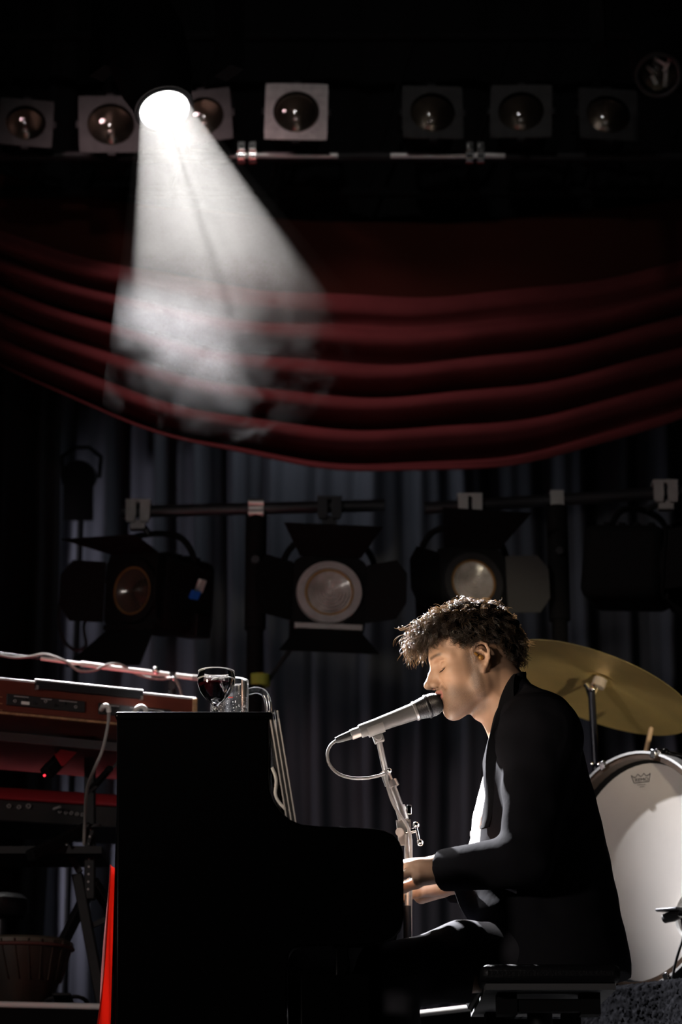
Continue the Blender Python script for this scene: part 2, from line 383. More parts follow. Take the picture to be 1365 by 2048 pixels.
def par_can(label, px, py, wpx, roll, tilt, yaw, fm):
    Y = T_Y - 0.12; p = at(px, py, Y); h = wpx / 510.0 / 2
    t = thing('par_can', label, 'stage light', p, (tilt, roll, yaw), 'square fronted lamps along the truss')
    MB().holed_plate(h, h * 0.74, 0.006, 40, 0, 0.02).build('gel_frame', fm, t)
    for sx, sz in ((-1, 0), (1, 0), (0, 1), (0, -1)):
        MB().box((sx * h * 0.97, 0.012, sz * h * 0.97), (0.03, 0.022, 0.03)).build('frame_clip', M_black, t)
    MB().lathe([(h * 0.80, 0.006), (h * 0.80, 0.22), (h * 0.62, 0.30), (h * 0.35, 0.32), (0.0, 0.32)], (0, 0, 0), (0, 1, 0), 28).build('can', M_matte, t)
    MB().lathe([(h * 0.76, 0.03), (h * 0.70, 0.09), (h * 0.48, 0.15), (h * 0.2, 0.185), (0.0, 0.19)], (0, 0, 0), (0, 1, 0), 28).build('reflector', M_refl, t)
    b = MB().cyl((0, 0.185, 0), (0, 0.075, 0), 0.011, 0.014, 12); b.sphere((0, 0.07, 0), 0.016, 12, 8); b.build('bulb', M_bulb, t)
    MB().lathe([(0.0, -0.028), (h * 0.25, -0.025), (h * 0.5, -0.013), (h * 0.7, 0.008), (h * 0.745, 0.02)], (0, 0, 0), (0, 1, 0), 28).build('lens', M_lampglass, t)
    y = MB()
    y.tube([(-h * 0.95, 0.15, 0), (-h * 0.95, 0.14, h * 1.35), (h * 0.95, 0.14, h * 1.35), (h * 0.95, 0.15, 0)], 0.012, 8)
    y.cyl((0, 0.14, h * 1.35), (0, 0.2, h * 2.6), 0.012, n=10)
    y.build('yoke', M_matte, t)
    return t
par_can('dark framed square lamp at the far left end of the truss', 52, 245, 108, 0.02, -0.10, 0.15, M_framedark)
par_can('dark framed square lamp just left of the glowing spotlight', 222, 248, 128, -0.05, -0.06, 0.10, M_framedark)
par_can('dark framed lamp half hidden behind the right side of the glowing spotlight', 405, 232, 118, -0.09, -0.06, -0.1, M_framedark)
par_can('square lamp whose front frame is coloured pale to look lit, brightest of the truss row', 593, 223, 126, 0.02, -0.04, 0.0, M_framelit)
par_can('dark square lamp first to the right of the lit looking one', 866, 224, 122, 0.0, -0.10, 0.05, M_framedark)
par_can('dark square lamp with a gold streaked lens, second right of the lit looking one', 1043, 222, 124, 0.03, -0.12, -0.08, M_framedark)
par_can('dark square lamp below and left of the clear round lens at upper right', 1218, 228, 120, 0.02, -0.12, 0.08, M_framedark)

# ------------------------------------------------------------------ moving heads
def moving_head(label, lens_c, aim, r, lit):
    q = Vector(aim).to_track_quat('-Z', 'Y')
    t = thing('moving_head_spotlight', label, 'stage light', lens_c, q.to_euler())
    # local: beam along -z, body along +z
    MB().lathe([(r * 1.04, -0.03), (r * 1.20, -0.03), (r * 1.22, 0.02), (r * 1.5, 0.10), (r * 1.7, 0.30), (r * 1.45, 0.44), (0, 0.46)], (0, 0, 0), (0, 0, 1), 32).build('lamp_head', M_black, t)
    MB().lathe([(r * 0.98, -0.034), (r * 1.08, -0.036), (r * 1.08, 0.012), (r * 0.98, 0.012)], (0, 0, 0), (0, 0, 1), 40, True).build('lens_ring', M_dark, t)
    if lit:
        MB().lathe([(0, -0.004), (r * 0.6, -0.003), (r, 0.0)], (0, 0, 0), (0, 0, 1), 40).build('lens', M_glow, t)
        b = MB(); rr = random.Random(4)
        for k in range(16):
            a = k * 2 * PI / 16 + rr.uniform(-0.15, 0.15); r0 = r * rr.uniform(0.3, 0.6); wd = rr.uniform(0.0012, 0.004)
            b.bar((r0 * math.cos(a), r0 * math.sin(a), 0.03), (r * 0.99 * math.cos(a), r * 0.99 * math.sin(a), 0.03), wd, 0.001)
        b.build('beam_streak_bars', M_matte, t)  # bars added behind the lens to cut shadow streaks into the beam
    else:
        MB().lathe([(0, -0.06), (r * 0.4, -0.052), (r * 0.75, -0.03), (r, 0.0)], (0, 0, 0), (0, 0, 1), 40).build('lens', M_lampglass, t)
        MB().lathe([(r * 0.98, 0.02), (r * 0.8, 0.10), (r * 0.4, 0.15), (0, 0.16)], (0, 0, 0), (0, 0, 1), 24).build('reflector', M_refl, t)
        g = MB()
        for k, (a, l) in enumerate(((0.4, 0.03), (1.9, 0.05), (2.6, 0.04), (4.0, 0.05), (5.3, 0.03))):
            g.box((r * 0.5 * math.cos(a), r * 0.5 * math.sin(a), 0.02), (l * 1.2, 0.016, 0.002), Matrix.Rotation(a * 2, 3, 'Z') @ Matrix.Rotation(0.5, 3, 'X'))
        tag(g.build('lens_glint', M_satin, t), kind='stuff')  # pale pieces set inside the lens to stand for its glints
    return t
def mh_base(t, lens_c, label=None):
    inv = t.matrix_basis.inverted()
    c = Vector(lens_c) + Vector((0, 0.12, 0.22))
    y = MB()
    for sx in (-1, 1):
        y.bar(inv @ (c + Vector((sx * 0.19, 0, -0.06))), inv @ (c + Vector((sx * 0.19, 0.02, 0.30))), 0.05, 0.09)
    y.bar(inv @ (c + Vector((-0.2, 0.02, 0.30))), inv @ (c + Vector((0.2, 0.02, 0.30))), 0.09, 0.06)
    y.build('yoke', M_matte, t)
    MB().cyl(inv @ (c + Vector((0, 0.02, 0.30))), inv @ (c + Vector((0, 0.02, 0.44))), 0.13, 0.15, 20).build('base', M_matte, t)
bm_t = moving_head('glowing round spotlight sending a white beam down through smoke', BEAM_LENS, BEAM_DIR, 0.0755, True); mh_base(bm_t, BEAM_LENS)
L2 = at(1318, 146, 2.6)
mh2 = moving_head('unlit spotlight with a clear glinting round lens at upper right', L2, Vector((-0.15, -0.75, -0.65)), 0.068, False); mh_base(mh2, L2)

# haze standing in the beam
hz_len = 2.5
def haze():
    q = BEAM_DIR.to_track_quat('Z', 'Y')
    m = MB().lathe([(0.0, 0.0), (0.085, 0.0), (0.22, 0.5), (0.46, 1.35), (0.48, 1.7), (0, 1.75)], (0, 0, 0), (0, 0, 1), 32)
    mt = bpy.data.materials.new('haze_volume'); mt.use_nodes = True; N = mt.node_tree.nodes; L = mt.node_tree.links
    N.remove(N['Principled BSDF'])
    vs = N.new('ShaderNodeVolumeScatter'); vs.inputs['Color'].default_value = (0.93, 0.92, 0.91, 1); vs.inputs['Anisotropy'].default_value = 0.0
    tc = N.new('ShaderNodeTexCoord'); sx = N.new('ShaderNodeSeparateXYZ'); L.new(tc.outputs['Object'], sx.inputs[0])
    n = N.new('ShaderNodeTexNoise'); n.inputs['Scale'].default_value = 5.2; n.inputs['Detail'].default_value = 6; n.inputs['Roughness'].default_value = 0.62; n.inputs['Distortion'].default_value = 0.5
    L.new(tc.outputs['Object'], n.inputs['Vector'])
    # haze thins out below about a metre from the lens, in ragged wisps
    fall = N.new('ShaderNodeMapRange'); fall.inputs[1].default_value = 0.50; fall.inputs[2].default_value = 1.25; fall.inputs[3].default_value = 0.40; fall.inputs[4].default_value = -0.45
    L.new(sx.outputs['Z'], fall.inputs[0])
    ad = N.new('ShaderNodeMath'); ad.operation = 'ADD'; L.new(n.outputs['Fac'], ad.inputs[0]); L.new(fall.outputs[0], ad.inputs[1])
    sm = N.new('ShaderNodeMapRange'); sm.interpolation_type = 'SMOOTHSTEP'; sm.inputs[1].default_value = 0.36; sm.inputs[2].default_value = 0.95; sm.inputs[3].default_value = 0.0; sm.inputs[4].default_value = 0.25
    L.new(ad.outputs[0], sm.inputs[0]); dz = N.new('ShaderNodeMapRange'); dz.inputs[1].default_value = 0.0; dz.inputs[2].default_value = 0.9; dz.inputs[3].default_value = 0.42; dz.inputs[4].default_value = 0.90
    L.new(sx.outputs['Z'], dz.inputs[0]); mm = N.new('ShaderNodeMath'); mm.operation = 'MULTIPLY'; L.new(sm.outputs[0], mm.inputs[0]); L.new(dz.outputs[0], mm.inputs[1]); L.new(mm.outputs[0], vs.inputs['Density'])
    L.new(vs.outputs[0], N['Material Output'].inputs['Volume'])
    o = m.build('haze', mt); o.location = BEAM_LENS + BEAM_DIR * 0.045; o.rotation_euler = q.to_euler()
    tag(o, 'pale smoke drifting in the white spotlight beam', 'smoke', kind='stuff')
haze()

# ------------------------------------------------------------------ wind-up stands with fresnel lamps
F_Y = 2.9
def lighting_stand(label, px_pole, pole_py, bar0, bar1, cap_style):
    a = at(bar0[0], bar0[1], F_Y); b = at(bar1[0], bar1[1], F_Y)
    x = at(px_pole, pole_py, F_Y).x; t = thing('lighting_stand', label, 'light stand', (x, F_Y, 0))
    O = Vector((x, F_Y, 0)); zt = at(px_pole, pole_py, F_Y).z
    MB().cyl(a - O, b - O, 0.021).build('crossbar', M_dark, t)
    MB().cyl((0, 0, 0.35), (0, 0, zt - 0.10), 0.027).build('pole', M_matte, t)
    MB().cyl((0, 0, zt - 0.42), (0, 0, zt - 0.02), 0.036).build('pole_collar', M_matte, t)
    k = MB().cyl((0.0, -0.03, zt - 0.19), (0.0, -0.055, zt - 0.19), 0.014, n=10); k.build('knob', M_dark, t)
    c = MB()
    if cap_style == 0:
        for dz in (-0.018, 0.018): c.cyl((-0.026, -0.025, zt + dz), (0.026, -0.025, zt + dz), 0.014, n=12)
        c.box((0, -0.0, zt), (0.05, 0.05, 0.06))
    else:
        c.box((0, -0.024, zt + 0.005), (0.046, 0.008, 0.055)); c.box((0, 0.0, zt + 0.028), (0.046, 0.05, 0.008)); c.box((0, -0.028, zt - 0.03), (0.022, 0.008, 0.06))
    c.build('clamp', M_alu, t)
    for k3 in range(3):
        an = 0.5 + k3 * 2 * PI / 3
        MB().cyl((0, 0, 0.55), (0.28 * math.cos(an), 0.28 * math.sin(an), 0.02), 0.016, n=8).build('leg', M_matte, t)
    return t
lighting_stand('black stand with a double silver clamp, left of the round faced lamp', 513, 1020, (243, 1024), (770, 1011), 0)
lighting_stand('black stand with a square silver bracket, right of the pianist', 1114, 1003, (849, 1017), (1600, 968), 1)

def fresnel(label, px, py, rot, ring_m, lens_px, bar_py, doors=(1.0, 0.9, 0.9, 0.9), clamp_m=None, lens_m=None, spread=0.9, Ybar=F_Y, s=1.0, door_m=None):
    """front faces local -y"""
    Y = F_Y - 0.10; p = at(px, py, Y)
    t = thing('fresnel_lamp', label, 'stage light', p, rot, 'barn door lamps hung on the stand bars')
    R = Matrix.Rotation(rot[2], 3, 'Z') @ Matrix.Rotation(rot[1], 3, 'Y') @ Matrix.Rotation(rot[0], 3, 'X'); Ri = R.inverted()
    r = 0.083 * s
    MB().box((0, 0.15 * s, 0), (0.25 * s, 0.27 * s, 0.25 * s)).build('housing', M_matte, t, bevel=0.03)
    v = MB()
    for i in range(4): v.box((0, 0.06 + i * 0.05, 0.128 * s), (0.2 * s, 0.02, 0.012))
    v.build('cooling_fin', M_matte, t)
    MB().lathe([(r * 0.98, 0.0), (r * 1.0, -0.014), (r * 1.30, -0.014), (r * 1.34, 0.0), (r * 1.34, 0.02), (r * 0.98, 0.02)], (0, 0, 0), (0, 1, 0), 40, True).build('lens_ring', ring_m, t)
    MB().lathe([(r * 0.90, -0.004), (r * 0.90, -0.010), (r * 0.98, -0.010), (r * 0.98, -0.002)], (0, 0, 0), (0, 1, 0), 40, True).build('retaining_ring', M_gold, t)
    prof = [(0.0, -0.016)]
    for i in range(1, 8):
        rr = r * 0.93 * i / 7; prof += [(rr - 0.001, -0.016 + 0.010 * (i / 7) ** 2), (rr, -0.010 + 0.010 * (i / 7) ** 2)]
    MB().lathe(prof, (0, 0, 0), (0, 1, 0), 40).build('lens', lens_m or M_lensgrey, t)
    f = MB().holed_plate(0.128 * s, r * 1.30, 0.008, 40, 0.0, 0.15); f.build('barn_door_frame', M_matte, t)
    MB().box((0.0, -0.012, -0.122 * s), (0.225 * s, 0.012, 0.018)).build('hinge_bar', M_grey if ring_m is M_grey else M_matte, t)
    h = 0.125 * s
    for k, (nx, nz) in enumerate(((0, -1), (-1, 0), (1, 0), (0, 1))):
        op = spread * doors[k]; ln = (0.19 if nx == 0 else 0.15) * s; wb, wt = h * 0.82, (h * 1.30 if nx == 0 else h * 0.75)
        nrm = Vector((nx, 0, nz)); tan = Vector((nz, 0, -nx)); out = nrm * math.sin(op) + Vector((0, -1, 0)) * math.cos(op)
        b0 = nrm * h + Vector((0, -0.006, 0)); th = out.cross(tan).normalized() * 0.003
        if nx == 0: poly = [b0 - tan * wb, b0 + tan * wb, b0 + tan * wt + out * ln, b0 - tan * wt + out * ln]
        else: poly = [b0 - tan * wb, b0 + tan * wb, b0 + tan * wt * 1.1 + out * ln * 0.75, b0 + tan * wt * 0.55 + out * ln, b0 - tan * wt * 0.55 + out * ln, b0 - tan * wt * 1.1 + out * ln * 0.75]
        MB().prism(poly, th).build('barn_door', door_m if (k == 2 and door_m) else M_matte, t, smooth=0)
    # yoke + hook clamp, hung from the bar
    bz = at(px, bar_py, Ybar); q = [Vector((-0.155 * s, 0.13, 0.0)), Vector((-0.16 * s, 0.13, 0.12)), Vector((-0.12 * s, 0.12, 0.20)), Vector((-0.05 * s, 0.11, 0.225)), Vector((0.05 * s, 0.11, 0.225)), Vector((0.12 * s, 0.12, 0.20)), Vector((0.16 * s, 0.13, 0.12)), Vector((0.155 * s, 0.13, 0.0))]
    # yoke stays upright whatever the head's tilt
    Rz = Matrix.Rotation(rot[2] * 0.6, 3, 'Z')
    MB().tube([Ri @ (Rz @ v) for v in bez(q, 28)], 0.011, 8).build('yoke', M_matte, t)
    top = Vector((0, 0.11, 0.225)); hook = Vector((0, Ybar - Y, bz.z - p.z))
    top = Rz @ top
    MB().cyl(Ri @ top, Ri @ (hook - Vector((0, 0, 0.03))), 0.011, n=10).build('hook_rod', M_dark, t)
    c = MB()
    for dx in (-0.024, 0.024):
        c.box(Ri @ (hook + Vector((dx, -0.028, -0.004))), (0.034, 0.012, 0.07), Ri)
        c.box(Ri @ (hook + Vector((dx, -0.034, -0.038))), (0.026, 0.016, 0.022), Ri)
    c.box(Ri @ (hook + Vector((0, 0.0, 0.028))), (0.085, 0.06, 0.012), Ri)
    c.box(Ri @ (hook + Vector((0, -0.01, -0.055))), (0.05, 0.035, 0.03), Ri)
    c.build('hook_clamp', clamp_m or M_dark, t)
    return t
M_doorlit = mat('lit_door', (0.016, 0.0155, 0.0155), 0.6)  # black door made greyer to carry the light on its front
M_lensbrown = mat('dark_amber_lens', (0.05, 0.035, 0.028), 0.15, 0, 0.8)
f1 = fresnel('barn door lamp turned away to the left, with pale and blue tags', 268, 1182, (0.10, 0.12, -0.62), M_matte, 80, 1022, doors=(1.0, 1.0, 0.7, 0.2), clamp_m=M_grey, lens_m=M_lensbrown, spread=0.8)
tg = MB().box((0.155, 0.16, 0.03), (0.012, 0.03, 0.045), Matrix.Rotation(0.4, 3, 'Y')).build('paper_tag', M_white, f1)
MB().box((0.165, 0.12, -0.005), (0.012, 0.04, 0.03), Matrix.Rotation(0.5, 3, 'Y')).build('blue_tag', M_blue, f1)
MB().box((0.10, 0.20, -0.10), (0.09, 0.08, 0.08)).build('terminal_box', M_black, f1, bevel=0.006)
fresnel('barn door lamp facing forward with a grey ring round its lens', 659, 1186, (-0.06, 0.03, 0.05), M_grey, 100, 1016, doors=(0.72, 0.95, 1.0, 0.25), spread=1.0)
fresnel('barn door lamp directly above and behind the pianist', 946, 1166, (0.0, -0.03, 0.30), M_dark, 90, 1010, doors=(0.9, 1.0, 1.25, 0.45), clamp_m=M_alu, spread=1.05, s=0.96, door_m=M_doorlit)
f4 = fresnel('barn door lamp seen from the side at the far right', 1345, 1138, (0.1, 0.0, 1.25), M_matte, 80, 983, doors=(0.9, 0.8, 0.8, 0.5), clamp_m=M_grey, lens_m=M_lensbrown, spread=0.7)
# small black lantern and its cable on the left
hl = at(162, 955, 4.44); ht = thing('stage_lantern', 'small black lamp on a pole in silhouette against the pale curtain at left', 'stage light', hl)
b = MB().cyl((0, 0.12, 0.04), (0, -0.10, -0.03), 0.055, 0.07, 20); b.build('housing', M_matte, ht)
MB().tube([(-0.075, 0, 0), (-0.08, 0, 0.09), (-0.03, 0, 0.13), (0.03, 0, 0.13), (0.08, 0, 0.09), (0.075, 0, 0)], 0.009, 8).build('yoke', M_matte, ht)
MB().cyl((0, 0.03, -0.02), (0, 0.03, 0.03 - hl.z), 0.014, n=10).build('pole', M_matte, ht)
MB().lathe([(0, 0), (0.13, 0), (0.13, 0.02), (0.02, 0.03), (0, 0.03)], (0, 0.03, -hl.z), (0, 0, 1), 20).build('base', M_matte, ht)
MB().box((0, -0.06, -0.12), (0.12, 0.01, 0.16), Matrix.Rotation(0.25, 3, 'X')).build('barn_door', M_matte, ht)
cb = MB().tube(bez([at(190, 1215, 2.95), at(168, 1250, 2.95), at(172, 1290, 2.95), at(150, 1300, 2.95), at(125, 1275, 2.95), at(118, 1225, 2.95), at(140, 1180, 2.95), at(230, 1160, 2.93)], 48), 0.006, 6).build('lamp_cable', M_cabledark)
tag(cb, 'black cable looped under the lamp turned to the left', 'cable')
cb = MB().tube(bez([at(600, 1265, 2.95), at(580, 1300, 2.95), at(545, 1350, 2.95), at(520, 1390, 2.92), at(514, 1450, 2.91), at(516, 1700, 2.92)], 40), 0.008, 6).build('lamp_cable', M_cabledark)
tag(cb, 'black cable running from the grey ringed lamp down its stand', 'cable')
tp = MB().lathe([(0.028, -0.02), (0.037, -0.018), (0.037, 0.018), (0.028, 0.02)], at(519, 1361, 2.9), (0, 0, 1), 16, True).build('tape_band', M_tennis)
tag(tp, 'yellow green tape band round the pole above the beer mug', 'tape')

# ------------------------------------------------------------------ risers
RZ = 0.60
DPHI = math.radians(52); DN = Vector((-math.sin(DPHI), -math.cos(DPHI), 0)); DT = Vector((math.cos(DPHI), -math.sin(DPHI), 0))
DC = Vector((0.772, 1.25, 0.912)); DR = 0.305
def riser(name, label, p0, p1, depth, back):
    t = thing(name, label, 'stage riser', (p0.x, p0.y, 0))
    O = Vector((p0.x, p0.y, 0)); d = (p1 - p0).normalized()
    quad = [p0, p1, p1 + back * depth, p0 + back * depth]
    MB().prism([q - O + Vector((0, 0, RZ - 0.05)) for q in quad], (0, 0, 0.045)).build('deck', M_matte, t, smooth=0)
    MB().prism([q - O for q in quad], (0, 0, RZ - 0.05)).build('skirt', M_matte, t, smooth=0)
    f = -back
    MB().cyl(p0 - O + f * 0.004 + Vector((0, 0, RZ - 0.004)), p1 - O + f * 0.004 + Vector((0, 0, RZ - 0.004)), 0.0085, n=14).build('edge_trim', M_satin, t)
    return t, O
pL0 = atz(-140, 2003, RZ); pL1 = atz(220, 2011, RZ)
for q in (pL0, pL1): q.z = 0
riser('keyboard_riser', 'black riser with a bright metal edge under the keyboards', pL0, pL1, 1.6, Vector((0, 1, 0)))
pd = DC + DN * 0.11; pd.z = 0
rt, O = riser('drum_riser', 'black carpeted riser with a bright edge under the bass drum', pd - DT * 0.95, pd + DT * 0.75, 0.9, -DN)
# shaggy carpet hung over the riser front
def carpet_fn(u, v):
    s = -0.32 + 1.05 * u; base = pd + DT * s
    rr = math.sin(s * 23) * 0.006
    k = v * 0.34
    nz = rng.normal(0, 0.0016, 3)
    if k < 0.06: q = base - DN * (0.045 - k) + Vector((0, 0, RZ + 0.010 - max(0, k - 0.03) * 0.2))
    else: q = base + DN * (0.03 + rr + (k - 0.06) * 0.35) + Vector((0, 0, RZ - (k - 0.06)))
    return q + Vector(nz)
cp = sheet('shag_carpet', carpet_fn, 260, 80, M_carpet)
tag(cp, 'black shaggy carpet hanging over the riser edge below the bass drum', 'carpet')

# ------------------------------------------------------------------ piano
PY0, PY1 = -0.45, 0.93
prof_px = [(229, 1434), (538, 1430), (538, 1555), (540, 1580), (548, 1603), (562, 1622), (580, 1638), (602, 1648), (640, 1652), (700, 1654), (745, 1656), (768, 1660), (787, 1669), (800, 1684), (807, 1704), (808, 1730), (808, 1835), (804, 1855), (790, 1872), (765, 1884), (730, 1890), (600, 1893), (584, 1898), (577, 1912), (575, 1940), (575, 2420), (229, 2420)]
cheek = []
for px, py in prof_px:
    p = at(px, py, PY0)
    if py > 2300: p.z = 0.015
    cheek.append(p)
x_left = at(229, 1600, PY0).x
for p in cheek:
    if p.x < x_left + 0.02: p.x = x_left
x_right = at(808, 1760, PY0).x; x_up = at(537, 1500, PY0).x
zlid = at(400, 1425, PY0).z; zcheek = at(650, 1653, PY0).z
pn = thing('upright_piano', 'black lacquered upright piano seen from its end, drinks on top', 'piano', (x_left, PY0, 0))
PO = Vector((x_left, PY0, 0))
for yy in (PY0, PY1 - 0.04):
    q = [p - PO + Vector((0, yy - PY0, 0)) for p in cheek]
    MB().prism(q, (0, 0.04, 0)).build('side_panel', M_piano, pn, smooth=20, bevel=0.004)
lidx0 = at(231, 1430, PY0).x; lidx1 = at(546, 1430, PY0).x; lt = 0.014
MB().box(((lidx0 + lidx1) / 2 - x_left, (PY1 - PY0) / 2, zlid - lt / 2), (lidx1 - lidx0, PY1 - PY0 + 0.02, lt)).build('top_lid', M_piano, pn, bevel=0.005)
W = PY1 - PY0 - 0.08
def pbox(name, x0, x1, z0, z1, m=M_piano, y0=0.04, y1=None, bev=0.003):
    y1 = 0.04 + W if y1 is None else y1
    return MB().box(((x0 + x1) / 2 - x_left, (y0 + y1) / 2, (z0 + z1) / 2), (x1 - x0, y1 - y0, z1 - z0)).build(name, m, pn, bevel=bev)
zk = zcheek - 0.075
pbox('back_panel', x_left, x_left + 0.03, 0.05, zlid - lt)
pbox('upper_panel', x_up - 0.03, x_up - 0.008, zcheek - 0.03, zlid - lt)
pbox('key_bed', x_left + 0.20, x_right - 0.004, zk - 0.085, zk - 0.035)
pbox('key_slip', x_right - 0.03, x_right - 0.006, zk - 0.04, zk - 0.004)
pbox('lower_panel', at(560, 1900, PY0).x - 0.03, at(560, 1900, PY0).x - 0.01, 0.12, zk - 0.085)
pbox('fallboard', x_up - 0.01, x_up + 0.012, zk + 0.012, zk + 0.12, M_pianoedge)
pbox('plinth', x_left + 0.03, at(575, 1900, PY0).x, 0.02, 0.12)
ks = MB(); bs = MB(); kx0, kx1 = x_up + 0.012, x_right - 0.033
for i in range(52):
    y = 0.045 + i * (W - 0.01) / 52; ks.box(((kx0 + kx1) / 2 - x_left, y + 0.012, zk), (kx1 - kx0, (W - 0.01) / 52 - 0.0012, 0.018))
    if i % 7 not in (2, 6): bs.box((kx0 + 0.05 - x_left, y + 0.025, zk + 0.013), (0.095, 0.011, 0.012))
tag(ks.build('white_key', M_ivory, pn, smooth=0), kind='stuff'); tag(bs.build('black_key', M_piano, pn, smooth=0), kind='stuff')
lg = [at(574, 1893, PY0), at(600, 1893, PY0), at(604, 1930, PY0), at(590, 1980, PY0), at(600, 2060, PY0), at(604, 2200, PY0), at(590, 2200, PY0), at(580, 2060, PY0), at(572, 1980, PY0)]
for yy in (0.0, PY1 - PY0 - 0.07):
    q = [Vector((p.x + 0.09, p.y + yy, p.z)) - PO for p in lg]; q[5].z = q[6].z = 0.01
    MB().prism(q, (0, 0.07, 0)).build('leg', M_piano, pn, bevel=0.004)
for k in range(3):
    MB().bar((0.36, 0.62 + k * 0.09, 0.09), (0.46, 0.62 + k * 0.09, 0.08), 0.03, 0.012).build('pedal', M_gold, pn, bevel=0.003)
for yy in (0.0, PY1 - PY0 - 0.05):
    q = [Vector((at(a, 1950, PY0).x, PY0 + yy, at(600, b, PY0).z)) - PO for a, b in ((600, 1946), (738, 1946), (742, 1960), (742, 2100), (600, 2100))]
    for v in q[3:]: v.z = 0.01
    MB().prism(q, (0, 0.05, 0)).build('toe_block', M_piano, pn, bevel=0.004)
# red cloth on the back of the piano
def drape_fn(u, v):
    y = PY0 + 0.02 + 1.30 * u; z = at(228, 1725, PY0).z * (1 - v) + 0.02 * v
    fl = 0.003 + 0.026 * v ** 0.95
    s = math.sin(y * 34 + v * 6) * 0.009 * (0.3 + v) + math.sin(y * 71 - v * 9) * 0.004 + math.sin(y * 13 + v * 2.0) * 0.006 * v
    return (x_left - fl - s * 0.6 - 0.004, y + 0.01 * math.sin(z * 20), z)
dr = sheet('red_cloth', drape_fn, 120, 40, M_drape, 0.002); tag(dr, 'red cloth hanging down the back of the black piano', 'cloth')

# ------------------------------------------------------------------ sheet music leaning against the piano front
b0, b1 = at(590, 1648, -0.40), at(547, 1432, -0.40)
xo = b0.x; zo = zcheek + 0.005
def leaning(name, label, cat, m, y0, y1, bx, tx, zb, zt, thk, pages=0):
    t = thing(name, label, cat, (bx, y0, zb)); d = Vector((tx - bx, 0, zt - zb)); n = Vector((d.z, 0, -d.x)).normalized()
    q = [Vector((0, 0, 0)), d, d + n * thk, n * thk]
    if not pages: MB().prism(q, (0, y1 - y0, 0)).build('cover', m, t, smooth=0)
    else:
        for k in range(pages):
            a0, a1 = k * thk / pages, (k + 0.72) * thk / pages; jit = 0.004 * (k % 2)
            mm = M_card if k in (1, 3) else m
            MB().prism([n * a0, d * (1 - 0.01 * (k % 3)) + n * a0, d * (1 - 0.01 * (k % 3)) + n * a1, n * a1], (0, y1 - y0 - jit, 0)).build('page_block' if mm is m else 'cover', mm, t, smooth=0)
    return t
px = lambda a, b, Y=-0.40: at(a, b, Y)
leaning('music_folder', 'thick grey edged music folder leaning against the piano front', 'folder', M_paper, -0.447, 0.02, px(575, 1646).x, px(538, 1434).x, zcheek + 0.004, px(538, 1432).z, 0.020, 5)
leaning('music_book', 'dark covered music book tucked behind the grey edged folder', 'book', M_card, -0.44, 0.0, px(560, 1642).x, px(541, 1455).x, zcheek + 0.004, px(541, 1455).z, 0.006)
def pap(u, v):
    p0 = px(543, 1548, -0.385); p1 = px(572, 1642, -0.385); q = p0.lerp(p1, v)
    return (q.x + 0.006 * math.sin(v * 7) + 0.012 * (u - 0.5) * math.sin(v * 4), -0.445 + 0.22 * u, q.z + 0.004 * math.sin(u * 9))
pp = sheet('loose_sheet', pap, 10, 16, mat('white_paper', (0.8, 0.76, 0.7), 0.8), 0.006); tag(pp, 'crumpled white sheet slipped between the piano and the music folder', 'paper')

# ------------------------------------------------------------------ drinks on the lid
gx = at(433, 1345, -0.2); gz = at(433, 1343, -0.2).z; H = gz - zlid
wg = thing('wine_glass', 'stemmed glass of red wine on the piano lid', 'glass', (gx.x, -0.2, zlid))
bb = at(433, 1407, -0.2).z - zlid; rm = 0.0385
prof = [(0.0, 0.002), (0.033, 0.001), (0.034, 0.003), (0.012, 0.007), (0.0045, 0.016), (0.004, bb - 0.01), (0.008, bb - 0.002), (0.022, bb + 0.010), (0.033, bb + 0.025), (0.0385, bb + 0.042), (0.0385, bb + 0.055), (0.0368, H),
        (0.0356, H), (0.0372, bb + 0.055), (0.0372, bb + 0.042), (0.0318, bb + 0.026), (0.021, bb + 0.0115), (0.006, bb + 0.001), (0.0, bb)]
MB().lathe(prof, n=48).build('glass_bowl', M_winglass, wg)
M_rim = rim_glass('rounded_glass_edge')
MB().tube([(0.0362 * math.cos(2 * PI * k / 48), 0.0362 * math.sin(2 * PI * k / 48), H) for k in range(48)], 0.0011, 8, True).build('rim', M_rim, wg)
MB().tube([(0.0383 * math.cos(2 * PI * k / 48), 0.0383 * math.sin(2 * PI * k / 48), bb + 0.050) for k in range(48)], 0.0006, 6, True).build('bowl_edge', M_rim, wg)
wl = at(433, 1369, -0.2).z - zlid
wn = [(0.0, bb + 0.0015), (0.006, bb + 0.002), (0.0208, bb + 0.0125), (0.0315, bb + 0.027), (0.0366, bb + 0.042)]
wn = [q for q in wn if q[1] < wl] + [(0.0368, wl), (0.0, wl)]
MB().lathe(wn, n=40).build('wine', M_wine, wg)
mz = at(460, 1361, -0.04).z - zlid; mr = 0.0405
mg = thing('beer_mug', 'empty glass beer mug with a handle beside the wine glass', 'mug', (at(460, 1361, -0.04).x, -0.04, zlid))
MB().lathe([(0, 0.001), (mr, 0.001), (mr, 0.02), (mr * 0.99, mz - 0.004), (mr * 0.96, mz), (mr * 0.90, mz - 0.002), (mr * 0.89, 0.03), (mr * 0.8, 0.022), (0, 0.022)], n=48).build('glass_body', M_mugglass, mg)
MB().tube([(mr * 0.93 * math.cos(2 * PI * k / 48), mr * 0.93 * math.sin(2 * PI * k / 48), mz - 0.001) for k in range(48)], 0.0019, 8, True).build('rim', M_rim, mg)
hz0 = mz - 0.024
MB().tube(bez([(mr * 0.97, 0, hz0), (mr + 0.018, 0, hz0 + 0.003), (mr + 0.034, 0, hz0 - 0.006), (mr + 0.041, 0, hz0 - 0.032), (mr + 0.040, 0, hz0 - 0.07), (mr + 0.03, 0, 0.035), (mr * 0.97, 0, 0.028)], 36), 0.0082, 12).build('handle', M_mugglass, mg)
